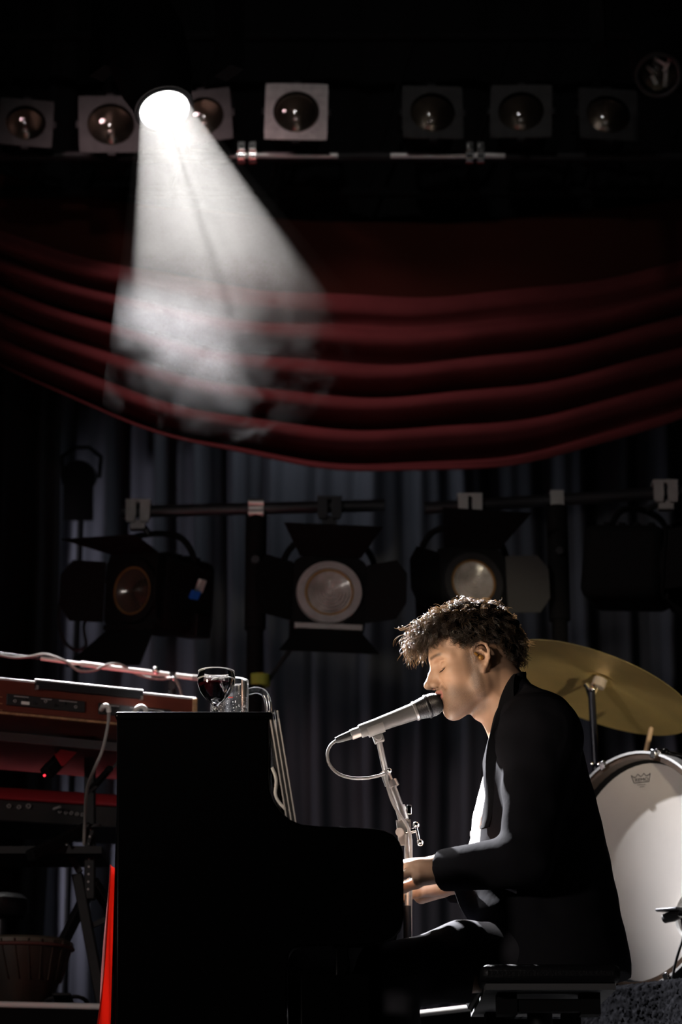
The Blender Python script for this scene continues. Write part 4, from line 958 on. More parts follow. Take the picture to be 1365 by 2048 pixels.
tip = CYC + cyn * -0.075; cst = at(1184, 1392, 1.72)
cs = thing('cymbal_stand', 'dark blue black cymbal stand with a chrome tilter', 'stand', (cst.x + 0.02, cst.y, RZ)); O = Vector((cst.x + 0.02, cst.y, RZ))
c = MB().cyl(tip - O, at(1176, 1375, 1.72) - O, 0.007, n=10); c.cyl(at(1172, 1368, 1.72) - O, at(1185, 1386, 1.72) - O, 0.008, n=10); c.sphere(at(1186, 1378, 1.70) - O, 0.010, 12, 8); c.cyl(at(1186, 1378, 1.70) - O, at(1189, 1368, 1.69) - O, 0.004, n=8); c.build('tilter', M_chrome, cs)
MB().cyl(at(1184, 1384, 1.72) - O, (0, 0, 0.05), 0.0105, n=14).build('pole', mat('blue_black_tube', (0.012, 0.014, 0.024), 0.3, 0.4), cs)
for k in range(3):
    a = 0.3 + 2 * PI * k / 3; MB().cyl((0, 0, 0.3), (0.17 * math.cos(a), 0.17 * math.sin(a), 0.01), 0.008, n=8).build('leg', M_dark, cs)
for px_ in (1185, 1198):
    MB().sphere(at(px_, 1528, 1.70) - O, 0.005, 8, 6).build('bolt', M_chrome, cs)
s0_, s1_ = at(1281, 1562, 1.62), at(1303, 1458, 1.62)
c = MB().cyl(s0_, s1_, 0.0078, 0.0072, 14); c.sphere(s1_, 0.0072, 12, 8)
ds = c.build('drumstick', M_stick); tag(ds, 'pale wooden drumstick sticking up behind the bass drum hoop', 'drumstick')

# ------------------------------------------------------------------ piano bench
BNY0, BNY1 = -0.28, 0.30
bx0, bx1 = at(962, 1940, BNY0).x, at(1243, 1940, BNY0).x; bz = at(1000, 1927, BNY0).z; bz0 = at(1000, 1966, BNY0).z
bn = thing('piano_bench', 'black padded adjustable piano bench under the pianist', 'bench', ((bx0 + bx1) / 2, 0, 0)); bcx = (bx0 + bx1) / 2; bw = bx1 - bx0
MB().box((0, (BNY0 + BNY1) / 2, (bz + bz0) / 2), (bw, BNY1 - BNY0, bz - bz0)).build('seat_cushion', M_leather, bn, bevel=0.014)
MB().box((0, (BNY0 + BNY1) / 2, bz0 - 0.006), (bw - 0.02, BNY1 - BNY0 - 0.02, 0.012)).build('seat_board', mat('grey_underlay', (0.05, 0.05, 0.053), 0.8), bn)
for sx in (-1, 1):
    for sy in (-1, 1):
        MB().box((sx * bw * 0.30, 0.01 + sy * 0.20, bz0 - 0.033), (0.038, 0.06, 0.042)).build('mounting_block', M_matte, bn)
for sy in (-0.2, 0.22): MB().bar((-bw * 0.33, sy, bz0 - 0.036), (bw * 0.33, sy, bz0 - 0.036), 0.03, 0.024).build('cross_rail', M_matte, bn)
MB().cyl((0, 0.01, 0.10), (0, 0.01, bz0 - 0.01), 0.026, n=18).build('lift_column', M_black, bn)
MB().box((0, 0.01, bz0 - 0.115), (0.19, 0.14, 0.03)).build('lift_plate', M_matte, bn, bevel=0.003)
for k in range(4):
    a = PI / 4 + k * PI / 2; MB().bar((0, 0.01, 0.11), (0.24 * math.cos(a), 0.01 + 0.24 * math.sin(a), 0.018), 0.03, 0.03).build('leg', M_black, bn)

# ------------------------------------------------------------------ person: signed-distance modelling on a graded grid
def axis_grid(lo, hi, fine, df, dc):
    xs = [lo]
    while xs[-1] < hi:
        x = xs[-1]; d = dc
        for a, b in fine:
            if a - 1e-6 <= x < b: d = df
            elif x < a: d = min(d, max(df, a - x)) if d == dc else d
        xs.append(x + d)
    return np.array(xs, dtype=np.float64)
class Field:
    def __init__(s, xs, ys, zs):
        s.g = (xs, ys, zs); s.d = np.full((len(xs), len(ys), len(zs)), 0.06, dtype=np.float32)
    def sub(s, lo, hi):
        sl = []
        for k in range(3):
            i0 = max(0, np.searchsorted(s.g[k], lo[k]) - 1); i1 = min(len(s.g[k]), np.searchsorted(s.g[k], hi[k]) + 1); sl.append(slice(i0, max(i1, i0)))
        X = s.g[0][sl[0]][:, None, None]; Y = s.g[1][sl[1]][None, :, None]; Z = s.g[2][sl[2]][None, None, :]
        return tuple(sl), X, Y, Z
    def merge(s, sl, d, k, op):
        a = s.d[sl]; d = d.astype(np.float32)
        if op == 'add':
            if k > 0: h = np.maximum(k - np.abs(a - d), 0) / k; r = np.minimum(a, d) - h * h * k * 0.25
            else: r = np.minimum(a, d)
        elif op == 'sub':
            d = -d
            if k > 0: h = np.maximum(k - np.abs(a - d), 0) / k; r = np.maximum(a, d) + h * h * k * 0.25
            else: r = np.maximum(a, d)
        s.d[sl] = r
    def cone(s, a, b, ra, rb, k=0.01, op='add', flat=None):
        a = np.array(a, float); b = np.array(b, float); m = max(ra, rb) + k + 0.02
        sl, X, Y, Z = s.sub(np.minimum(a, b) - m, np.maximum(a, b) + m)
        ba = b - a; L2 = max(ba @ ba, 1e-12); px, py, pz = X - a[0], Y - a[1], Z - a[2]
        t = np.clip((px * ba[0] + py * ba[1] + pz * ba[2]) / L2, 0, 1)
        d = np.sqrt((px - t * ba[0]) ** 2 + (py - t * ba[1]) ** 2 + (pz - t * ba[2]) ** 2) - (ra + (rb - ra) * t)
        s.merge(sl, d, k, op)
    def chain(s, pts, rs, k=0.006, op='add'):
        for i in range(len(pts) - 1): s.cone(pts[i], pts[i + 1], rs[i], rs[i + 1], k, op)
    def ell(s, c, r, M=None, k=0.01, op='add'):
        c = np.array(c, float); r = np.array(r, float); m = max(r) + k + 0.02
        sl, X, Y, Z = s.sub(c - m, c + m); px, py, pz = X - c[0], Y - c[1], Z - c[2]
        if M is not None: q = [px * M[0][i] + py * M[1][i] + pz * M[2][i] for i in range(3)]   # columns of M are the local axes
        else: q = [px, py, pz]
        k0 = np.sqrt((q[0] / r[0]) ** 2 + (q[1] / r[1]) ** 2 + (q[2] / r[2]) ** 2); k1 = np.sqrt((q[0] / r[0] ** 2) ** 2 + (q[1] / r[1] ** 2) ** 2 + (q[2] / r[2] ** 2) ** 2)
        s.merge(sl, k0 * (k0 - 1) / np.maximum(k1, 1e-9), k, op)
    def loft(s, rows, k=0.01, op='add', p=2.0):
        """rows: (z, cx, half_x, cy, half_y) sorted by z"""
        A = np.array(sorted(rows)); lo = np.array([min(A[:, 1] - A[:, 2]) - .03, min(A[:, 3] - A[:, 4]) - .03, A[0, 0] - .03]); hi = np.array([max(A[:, 1] + A[:, 2]) + .03, max(A[:, 3] + A[:, 4]) + .03, A[-1, 0] + .03])
        sl, X, Y, Z = s.sub(lo, hi)
        f = lambda j: np.interp(Z, A[:, 0], A[:, j])
        cx, hx, cy, hy = f(1), f(2), f(3), f(4)
        rr = (np.abs((X - cx) / hx) ** p + np.abs((Y - cy) / hy) ** p) ** (1 / p)
        d = (rr - 1) * np.minimum(hx, hy) * 0.8
        d = np.maximum(d, np.maximum(A[0, 0] - Z, Z - A[-1, 0]))
        s.merge(sl, d, k, op)
    def cut(s, fn, k=0.0):
        """keep where fn(X,Y,Z) <= 0"""
        X = s.g[0][:, None, None]; Y = s.g[1][None, :, None]; Z = s.g[2][None, None, :]
        d = fn(X, Y, Z)
        h = np.maximum(k - np.abs(s.d - d), 0) / k if k > 0 else 0
        s.d = (np.maximum(s.d, d) + (h * h * k * 0.25 if k > 0 else 0)).astype(np.float32)
    def mesh(s):
        D = s.d; I = D < 0; nx, ny, nz = D.shape
        cnt = np.zeros((nx - 1, ny - 1, nz - 1), np.uint8)
        for dx in (0, 1):
            for dy in (0, 1):
                for dz in (0, 1): cnt += I[dx:nx - 1 + dx, dy:ny - 1 + dy, dz:nz - 1 + dz]
        act = (cnt > 0) & (cnt < 8); ci, cj, ck = np.nonzero(act)
        idx = np.full(act.shape, -1, np.int32); idx[ci, cj, ck] = np.arange(len(ci))
        C = {}; P = {}
        for dx in (0, 1):
            for dy in (0, 1):
                for dz in (0, 1):
                    C[dx, dy, dz] = D[ci + dx, cj + dy, ck + dz].astype(np.float64)
                    P[dx, dy, dz] = np.stack([s.g[0][ci + dx], s.g[1][cj + dy], s.g[2][ck + dz]], 1)
        acc = np.zeros((len(ci), 3)); n = np.zeros(len(ci)); keys = list(C)
        for a in keys:
            for ax in range(3):
                if a[ax] == 0:
                    b = list(a); b[ax] = 1; b = tuple(b); da, db = C[a], C[b]; m = (da < 0) != (db < 0)
                    t = np.where(m, da / np.where(m, da - db, 1), 0)
                    acc += np.where(m[:, None], P[a] + (P[b] - P[a]) * t[:, None], 0); n += m
        V = acc / n[:, None]; F = []
        for ax in range(3):
            sa = [slice(None)] * 3; sb = [slice(None)] * 3; sa[ax] = slice(0, -1); sb[ax] = slice(1, None)
            A, B = I[tuple(sa)], I[tuple(sb)]; m = A != B; e = np.nonzero(m)
            u, v = [(1, 2), (2, 0), (0, 1)][ax]; ok = (e[u] > 0) & (e[v] > 0) & (e[u] < D.shape[u] - 1) & (e[v] < D.shape[v] - 1)
            e = [q[ok] for q in e]; q = []
            for du, dv in ((-1, -1), (0, -1), (0, 0), (-1, 0)):
                c = [w_.copy() for w_ in e]; c[u] = c[u] + du; c[v] = c[v] + dv; q.append(idx[c[0], c[1], c[2]])
            q = np.stack(q, 1); fl = ~A[e[0], e[1], e[2]]; q[fl] = q[fl][:, ::-1]; F.append(q)
        return V, np.concatenate(F)
def mesh_obj(name, V, F, m, parent, origin, color=None):
    me = bpy.data.meshes.new(name); me.vertices.add(len(V)); me.vertices.foreach_set('co', (V - np.array(origin)).astype(np.float32).ravel())
    k = F.shape[1]
    me.loops.add(F.size); me.loops.foreach_set('vertex_index', F.astype(np.int32).ravel()); me.polygons.add(len(F))
    me.polygons.foreach_set('loop_start', np.arange(0, F.size, k, dtype=np.int32)); me.polygons.foreach_set('loop_total', np.full(len(F), k, np.int32))
    me.update(calc_edges=True); me.validate(); me.shade_smooth()
    if color is not None and len(me.vertices) == len(V):
        at_ = me.color_attributes.new('tone', 'FLOAT_COLOR', 'POINT'); c4 = np.ones((len(V), 4), np.float32); c4[:, :color.shape[1]] = color; at_.data.foreach_set('color', c4.ravel())
    me.materials.append(m); o = bpy.data.objects.new(name, me); COL.objects.link(o); o.parent = parent
    return o
def sm(x, a, b):
    t = np.clip((x - a) / (b - a), 0, 1); return t * t * (3 - 2 * t)
def A3(px, py, Y): return np.array(at(px, py, Y))

# --- head frame: F face direction, U crown, S towards the person's left (the camera)
HP, HY = math.radians(16), math.radians(7)
HF = np.array([-math.cos(HP) * math.cos(HY), -math.cos(HP) * math.sin(HY), -math.sin(HP)]); HSd = np.array([math.sin(HY), -math.cos(HY), 0.0]); HU = np.cross(HF, HSd); HU = HU if HU[2] > 0 else -HU
HSC = 0.915
HO = A3(960, 1318, -0.075) - HSd * 0.075 * HSC
def hp(f, u, l=0.0): return HO + (HF * f + HU * u + HSd * l) * HSC
HM = np.stack([HF, HU, HSd], 1)        # columns
def hr(*r): return np.array(r) * HSC
def to_head(V):
    q = (V - HO) / HSC; return q @ HF, q @ HU, q @ HSd

zf = lambda py: at(682, py, 0).z
xf = lambda px, py: at(px, py, 0).x
# --- skeleton (world)
sh_n, el_n, wr_n = A3(1082, 1470, -0.175), A3(1052, 1722, -0.240), A3(888, 1735, -0.135)
sh_f, el_f, wr_f = A3(1060, 1470, 0.185), A3(1030, 1735, 0.25), A3(888, 1765, 0.10)
hip_n, kn_n = A3(1115, 1905, -0.105), A3(772, 1952, -0.15)
hip_f, kn_f = A3(1115, 1905, 0.105), A3(772, 1960, 0.15)
an_n = np.array([kn_n[0] + 0.04, -0.14, 0.09]); an_f = np.array([kn_f[0] - 0.02, 0.16, 0.09])

S = 0.0021
xs = axis_grid(0.06, 0.66, [(0.10, 0.405)], S, 0.0055); ys = axis_grid(-0.36, 0.36, [(-0.155, 0.10)], S, 0.0055)
zs = axis_grid(0.015, 1.42, [(zf(1815), zf(1685)), (zf(1475), 1.42)], S, 0.0065)
B = Field(xs, ys, zs)
def head(B):
    e = lambda c, r, k=0.012, op='add', M=HM: B.ell(hp(*c), hr(*r), M, k, op)
    co = lambda a, b, ra, rb, k=0.008, op='add': B.cone(hp(*a), hp(*b), ra * HSC, rb * HSC, k, op)
    e((-0.012, 0.042, 0), (0.097, 0.088, 0.074)); e((0.022, 0.050, 0), (0.068, 0.066, 0.064), 0.02)
    e((0.040, -0.010, 0), (0.050, 0.066, 0.057), 0.03)
    for l in (-1, 1):
        co((-0.002, -0.010, l * 0.058), (0.008, -0.060, l * 0.050), 0.016, 0.015, 0.03)
        co((0.008, -0.060, l * 0.050), (0.074, -0.090, l * 0.014), 0.015, 0.014, 0.03)
        e((0.056, -0.008, l * 0.043), (0.024, 0.018, 0.020), 0.022)
        co((0.080, 0.038, l * 0.010), (0.074, 0.038, l * 0.036), 0.012, 0.0095, 0.014)
        co((0.074, 0.038, l * 0.036), (0.058, 0.028, l * 0.052), 0.0095, 0.008, 0.014)
    co((0.060, -0.062, -0.02), (0.060, -0.062, 0.02), 0.026, 0.026, 0.025)
    e((0.066, -0.044, 0), (0.031, 0.030, 0.034), 0.02)
    co((0.079, -0.086, -0.010), (0.079, -0.086, 0.010), 0.0155, 0.0155, 0.016)
    for l in (-1, 1):      # sockets, closed lids
        e((0.090, 0.016, l * 0.033), (0.017, 0.013, 0.021), 0.014, 'sub')
        B.ell(hp(0.0665, 0.0135, l * 0.0325), hr(0.0165, 0.0145, 0.0165), HM, 0.004)
        co((0.0815, 0.0045, l * 0.022), (0.0745, 0.006, l * 0.047), 0.0016, 0.0013, 0.003, 'sub')
        co((0.0830, 0.0245, l * 0.024), (0.0750, 0.0235, l * 0.046), 0.0017, 0.0012, 0.004, 'sub')
    # nose
    co((0.086, 0.028, 0), (0.101, 0.004, 0), 0.0080, 0.0086, 0.010); co((0.101, 0.004, 0), (0.1145, -0.0145, 0), 0.0086, 0.0100, 0.006)
    e((0.1155, -0.0170, 0), (0.0115, 0.0098, 0.0105), 0.004); co((0.110, -0.023, 0), (0.098, -0.027, 0), 0.0048, 0.006, 0.005)
    for l in (-1, 1): co((0.082, 0.014, l * 0.009), (0.096, -0.014, l * 0.0085), 0.0085, 0.0090, 0.007)
    for l in (-1, 1):
        e((0.1010, -0.0205, l * 0.0118), (0.0115, 0.0085, 0.0072), 0.004)
        e((0.1055, -0.0290, l * 0.0062), (0.0065, 0.0050, 0.0030), 0.0025, 'sub')
        co((0.091, -0.024, l * 0.023), (0.086, -0.038, l * 0.031), 0.0014, 0.0014, 0.008, 'sub')
    # mouth, slightly open
    co((0.0995, -0.0385, -0.006), (0.0995, -0.0385, 0.006), 0.0050, 0.0050, 0.005)
    for l in (-1, 1):
        co((0.0995, -0.0385, l * 0.006), (0.0860, -0.0450, l * 0.0245), 0.0048, 0.0024, 0.004)
        co((0.0960, -0.0555, l * 0.005), (0.0850, -0.0470, l * 0.0240), 0.0056, 0.0024, 0.004)
    co((0.0960, -0.0555, -0.006), (0.0960, -0.0555, 0.006), 0.0058, 0.0058, 0.004)
    co((0.110, -0.0475, 0.0), (0.080, -0.0468, 0.0), 0.0034, 0.0024, 0.002, 'sub')
    for l in (-1, 1): co((0.102, -0.0473, l * 0.004), (0.0885, -0.0462, l * 0.021), 0.0027, 0.0008, 0.002, 'sub')
    co((0.105, -0.026, 0), (0.103, -0.034, 0), 0.0022, 0.0022, 0.004, 'sub')
    # ears
    for l in (-1, 1):
        ear = []
        for (f, u, o_) in ((0.012, 0.012, 0.000), (0.010, 0.026, 0.005), (0.000, 0.0345, 0.010), (-0.012, 0.034, 0.014), (-0.021, 0.025, 0.017), (-0.0235, 0.011, 0.017), (-0.019, -0.004, 0.014), (-0.011, -0.016, 0.009), (-0.002, -0.026, 0.005)):
            ear.append(hp(f, u, l * (0.0735 + o_)))
        B.chain(ear, [0.0036 * HSC] * 4 + [0.0040 * HSC] * 5, 0.003)
        e((-0.007, 0.004, l * 0.0755), (0.0175, 0.0285, 0.0070), 0.006)
        co((-0.001, -0.022, l * 0.077), (0.000, -0.027, l * 0.0765), 0.0062, 0.0055, 0.004)
        B.ell(hp(-0.004, 0.002, l * 0.0865), hr(0.0105, 0.0135, 0.0085), HM, 0.003, 'sub')
        B.ell(hp(-0.009, 0.024, l * 0.0895), hr(0.008, 0.006, 0.0065), HM, 0.003, 'sub')
        B.chain([hp(-0.013, -0.010, l * 0.081), hp(-0.0155, 0.006, l * 0.0845), hp(-0.009, 0.0175, l * 0.0835), hp(0.002, 0.019, l * 0.079)], [0.0026 * HSC] * 4, 0.003)
        co((0.0115, -0.002, l * 0.0755), (0.0095, 0.006, l * 0.0765), 0.0036, 0.003, 0.003)
head(B)
# neck, running into the trunk
nb = A3(1048, 1440, 0.0)
B.cone(hp(-0.034, -0.025, 0), nb, 0.053, 0.060, 0.03)
B.cone(hp(0.004, -0.072, 0), A3(1006, 1470, 0.0), 0.026, 0.026, 0.02)
B.cone(hp(0.000, -0.070, 0), hp(0.060, -0.080, 0), 0.024, 0.018, 0.02)
for l in (-1, 1): B.cone(hp(-0.022, -0.030, l * 0.050), A3(1000, 1475, -0.022 * l), 0.012, 0.011, 0.012)
B.ell(hp(0.022, -0.112, 0), (0.011, 0.010, 0.011), None, 0.014)
# trunk silhouette rows: (py, front px, back px, half width)
TR = [(1372, 1012, 1062, .055), (1395, 1002, 1106, .085), (1420, 990, 1132, .125), (1450, 980, 1150, .165), (1485, 972, 1161, .185), (1530, 966, 1170, .190), (1590, 960, 1188, .185), (1660, 952, 1206, .178), (1740, 942, 1224, .178), (1830, 934, 1242, .190), (1905, 945, 1258, .203), (1930, 947, 1262, .206), (1957, 948, 1262, .206)]
def rows(inset, ty=1.0, skip=0):
    out = []
    for py, a, b, hw in TR[skip:]:
        x0, x1 = xf(a, py) + inset, xf(b, py) - inset; out.append((zf(py), (x0 + x1) / 2, (x1 - x0) / 2, 0.0, hw * ty - inset))
    return out
B.loft(rows(0.022, 0.92, 2), 0.03, p=2.3)
for a, b, ra, rb in ((sh_n, el_n, .046, .036), (el_n, wr_n, .036, .026), (sh_f, el_f, .046, .036), (el_f, wr_f, .036, .026), (hip_n, kn_n, .066, .048), (hip_f, kn_f, .066, .048), (kn_n, an_n, .046, .03), (kn_f, an_f, .046, .03)):
    B.cone(a, b, ra, rb, 0.02)
for a in (an_n, an_f): B.cone(a + (0.02, 0, -0.035), a + (-0.12, 0, -0.05), .03, .022, 0.02)
# hands
def hand(W, fwd, up, side, thumb_to):
    f = np.array(fwd, float); f /= np.linalg.norm(f); u = np.array(up, float); u -= f * (u @ f); u /= np.linalg.norm(u); s_ = np.array(side, float); s_ -= f * (s_ @ f) + u * (s_ @ u); s_ /= np.linalg.norm(s_)
    P = lambda a, b, c: W + f * a + u * b + s_ * c
    M = np.stack([f, u, s_], 1)
    for c in (-0.011, 0.011): B.cone(P(-0.09, -0.001, c), P(0.012, 0, c), .0245, .0215, 0.012)
    B.ell(P(0.045, 0.001, 0.002), (0.054, 0.0185, 0.041), M, 0.012)
    B.cone(P(0.004, -0.016, 0.018), P(0.046, -0.026, 0.028), .0165, .0170, 0.012)      # little-finger pad
    B.cone(P(0.012, -0.012, -0.020), P(0.050, -0.016, -0.029), .0150, .0130, 0.012)    # thumb pad
    spec = [(0.088, -0.030, (.043, .025, .019), .0090), (0.093, -0.009, (.047, .029, .020), .0092), (0.088, 0.012, (.043, .027, .020), .0088), (0.060, 0.031, (.036, .022, .018), .0092)]
    for i, (kf, ks_, seg, r) in enumerate(spec):
        B.cone(P(0.01, 0.004, ks_ * 0.45), P(kf, (0.006, 0.006, 0.004, -0.010)[i], ks_), .012, r * 1.15, 0.010)
        dp = (0.006, 0.006, 0.004, -0.010)[i]; p = P(kf, dp, ks_); pts = [p]; ang = math.radians((-24, -22, -26, -30)[i]); sp = (-0.10, -0.02, 0.05, 0.14)[i]
        for j, L_ in enumerate(seg):
            d = f * math.cos(ang) * math.cos(sp) + u * math.sin(ang) + s_ * math.sin(sp); p = p + d * L_; pts.append(p); ang -= math.radians((34, 22, 0)[j])
        B.chain(pts, [r * 1.12, r, r * 0.93, r * 0.80], 0.004)
    tb = P(0.030, -0.010, -0.030); t1 = P(0.060, -0.016, -0.052); t2 = P(0.086, -0.024, -0.056); t3 = P(0.108, -0.034, -0.052)
    B.chain([tb, t1, t2, t3], [.0135, .0115, .0102, .0085], 0.006)
hand(wr_n, (-1, 0.10, -0.03), (0.02, 0.10, 1), (0, -1, 0.1), 0)
hand(wr_f, (-1, -0.06, -0.06), (0, -0.15, 1), (0, 1, 0.15), 0)
V, Fq = B.mesh()
# tones: r = stubble and brows, g = lips / flush, b = lash line and shade painted in the parted mouth
f_, u_, l_ = to_head(V); la = np.abs(l_)
inh = (u_ > -0.14) & (np.abs(f_) < 0.14) & (la < 0.1)
jaw = sm(-u_ + 0.35 * f_, 0.045, 0.085) * sm(f_, -0.012, 0.012) * (1 - sm(-u_ - 0.1 * f_, 0.100, 0.125)) * sm(u_, -0.16, -0.10)
side = sm(f_, -0.004, 0.010) * (1 - sm(f_, 0.024, 0.044)) * (1 - sm(u_, 0.015, 0.04)) * sm(la, 0.045, 0.06)
mous = sm(f_, 0.080, 0.092) * (1 - np.clip(np.abs(u_ + 0.033) / 0.009, 0, 1)) * (1 - sm(la, 0.022, 0.032))
lipm = np.maximum(1 - np.clip(np.abs(u_ + 0.0395 + 0.0035 * (la / 0.024)) / 0.0065, 0, 1), 1 - np.clip(np.abs(u_ + 0.0555 - 0.008 * (la / 0.024) ** 1.2) / 0.0075, 0, 1)) * (1 - sm(la, 0.019, 0.026)) * sm(f_, 0.080, 0.087)
lipm = sm(lipm, 0.1, 0.5)
brow = (1 - np.clip(np.abs(u_ - 0.040 + 0.10 * np.maximum(la - 0.036, 0)) / 0.0055, 0, 1)) * sm(la, 0.010, 0.015) * (1 - sm(la, 0.048, 0.056)) * sm(f_, 0.05, 0.06)
lash = (1 - np.clip(np.abs(u_ - 0.0050 - 0.02 * np.maximum(la - 0.03, 0)) / 0.0022, 0, 1)) * sm(la, 0.019, 0.023) * (1 - sm(la, 0.045, 0.050)) * sm(f_, 0.06, 0.068)
open_ = (1 - np.clip(np.abs(u_ + 0.0472) / 0.0028, 0, 1)) * (1 - sm(la, 0.016, 0.021)) * sm(f_, 0.07, 0.08)
tone = np.stack([np.clip(np.maximum.reduce([jaw * 0.75 * (1 - lipm), side * 0.9, mous * 0.8 * (1 - lipm), brow * 1.3]), 0, 1) * inh, lipm * inh, np.clip(np.maximum(lash * 1.4, open_), 0, 1) * inh], 1)
def skin_mat():
    m = bpy.data.materials.new('light_skin'); m.use_nodes = True; N = m.node_tree.nodes; L = m.node_tree.links; b = N['Principled BSDF']
    b.inputs['Roughness'].default_value = 0.48; b.inputs['Specular IOR Level'].default_value = 0.4; b.inputs['Subsurface Weight'].default_value = 0.0
    b.inputs['Subsurface Radius'].default_value = (0.012, 0.004, 0.002); b.inputs['Subsurface Scale'].default_value = 0.6
    at_ = N.new('ShaderNodeAttribute'); at_.attribute_name = 'tone'; sp = N.new('ShaderNodeSeparateColor'); L.new(at_.outputs['Color'], sp.inputs[0])
    tc = N.new('ShaderNodeTexCoord'); n = N.new('ShaderNodeTexNoise'); n.inputs['Scale'].default_value = 900; n.inputs['Detail'].default_value = 2; L.new(tc.outputs['Object'], n.inputs['Vector'])
    n2 = N.new('ShaderNodeTexNoise'); n2.inputs['Scale'].default_value = 45; L.new(tc.outputs['Object'], n2.inputs['Vector'])
    def mixc(fac, a, bcol):
        x = N.new('ShaderNodeMix'); x.data_type = 'RGBA'; L.new(fac, x.inputs[0])
        if isinstance(a, tuple): x.inputs[6].default_value = (*a, 1)
        else: L.new(a, x.inputs[6])
        x.inputs[7].default_value = (*bcol, 1); return x.outputs[2]
    base = mixc(n2.outputs['Fac'], (0.54, 0.34, 0.22), (0.46, 0.26, 0.165))
    mu = N.new('ShaderNodeMath'); mu.operation = 'MULTIPLY'; r_m = N.new('ShaderNodeMapRange'); r_m.inputs[1].default_value = 0.35; r_m.inputs[2].default_value = 0.65; r_m.inputs[3].default_value = 0.65; r_m.inputs[4].default_value = 1.0
    L.new(n.outputs['Fac'], r_m.inputs[0]); L.new(sp.outputs[0], mu.inputs[0]); L.new(r_m.outputs[0], mu.inputs[1])
    c = mixc(mu.outputs[0], base, (0.055, 0.033, 0.020)); c = mixc(sp.outputs[1], c, (0.40, 0.165, 0.135)); c = mixc(sp.outputs[2], c, (0.018, 0.009, 0.007))
    L.new(c, b.inputs['Base Color'])
    bp = N.new('ShaderNodeBump'); bp.inputs['Strength'].default_value = 0.12; bp.inputs['Distance'].default_value = 0.002; L.new(n.outputs['Fac'], bp.inputs['Height']); L.new(bp.outputs['Normal'], b.inputs['Normal'])
    return m
M_skin = skin_mat()
PO_ = Vector((xf(1100, 1930), 0, 0.0))
man = thing('person', 'person in a black jacket seated at the piano, singing with eyes closed', 'person', PO_)
body = mesh_obj('body', V, Fq, M_skin, man, PO_, tone)
tag(body, 'bare head, neck and hands')

# --- jacket
def edge_x(z):
    pts = sorted([(zf(py), xf(px, py)) for px, py in ((1048, 1350), (1032, 1357), (1016, 1366), (1005, 1385), (996, 1406), (989, 1432), (983, 1459), (972, 1492), (967, 1520), (966, 1560), (967, 1600), (963, 1640), (955, 1668), (935, 1720), (905, 1775), (900, 1790), (912, 1815), (935, 1850), (946, 1870), (950, 1935))])
    a = np.array(pts); return np.interp(z, a[:, 0], a[:, 1])
def wr(X, Y, Z, amp=0.0020):
    return amp * (np.sin(X * 70 + Z * 50 + Y * 25) * np.sin(Z * 32 - X * 24 + 1.3) + 0.6 * np.sin(X * 43 - Z * 76 + Y * 40 + 0.7))
J = Field(np.arange(0.10, 0.68, 0.0042), np.arange(-0.36, 0.36, 0.0042), np.arange(zf(1985), zf(1330), 0.0042))
J.loft([(zf(1350), xf(1008, 1350), 0.049, 0.0, 0.064)] + rows(0.0, 1.04), 0.02, p=2.05)
# the near front flap hanging below the sleeve
J.cone(A3(925, 1775, -0.08), A3(938, 1825, -0.07), .018, .016, 0.015)
J.cut(lambda X, Y, Z: edge_x(Z) - X, 0.004)
def sleeve(sh, el, wri, r0, r1, r2, d=None):
    J.cone(sh, el, r0, r1, 0.035)
    ax = wri - el; ax = ax / np.linalg.norm(ax); end = wri + ax * 0.05; m = r1 + 0.05
    sl, X, Y, Z = J.sub(np.minimum(el, end) - m, np.maximum(el, end) + m); ba = end - el; L2 = ba @ ba; p = [X - el[0], Y - el[1], Z - el[2]]
    t = np.clip(sum(p[i] * ba[i] for i in range(3)) / L2, 0, 1)
    dd = np.sqrt(sum((p[i] - t * ba[i]) ** 2 for i in range(3))) - (r1 + (r2 - r1) * t)
    along = sum((np.array([X, Y, Z][i]) - wri[i]) * ax[i] for i in range(3))
    inner = np.sqrt(sum((p[i] - t * ba[i]) ** 2 for i in range(3))) - (r2 - 0.004)
    dd = np.maximum(dd, along)
    J.merge(sl, dd, 0.020, 'add')
cu_n = A3(884, 1741, -0.138); sleeve(sh_n, el_n, cu_n, .070, .053, .0385)
J.cone(A3(1085, 1440, -0.12), sh_n, .05, .074, 0.05)
cu_f = A3(905, 1768, 0.115); sleeve(sh_f, el_f, cu_f, .074, .056, .0385)
J.cone(A3(1070, 1440, 0.12), sh_f, .05, .074, 0.05)
J.d = J.d + wr(J.g[0][:, None, None], J.g[1][None, :, None], J.g[2][None, None, :]).astype(np.float32) * (0.25 + 0.75 * sm(J.g[0], 0.24, 0.32) * (1 - 0.85 * sm(J.g[0], 0.40, 0.45)))[:, None, None] * sm(J.g[2], zf(1900), zf(1840))[None, None, :]
# neck opening
J.cone(hp(-0.034, -0.025, 0), nb, .0550, .0620, 0.004, 'sub')
Vj, Fj = J.mesh(); jk = mesh_obj('jacket', Vj, Fj, M_jacket, man, PO_)
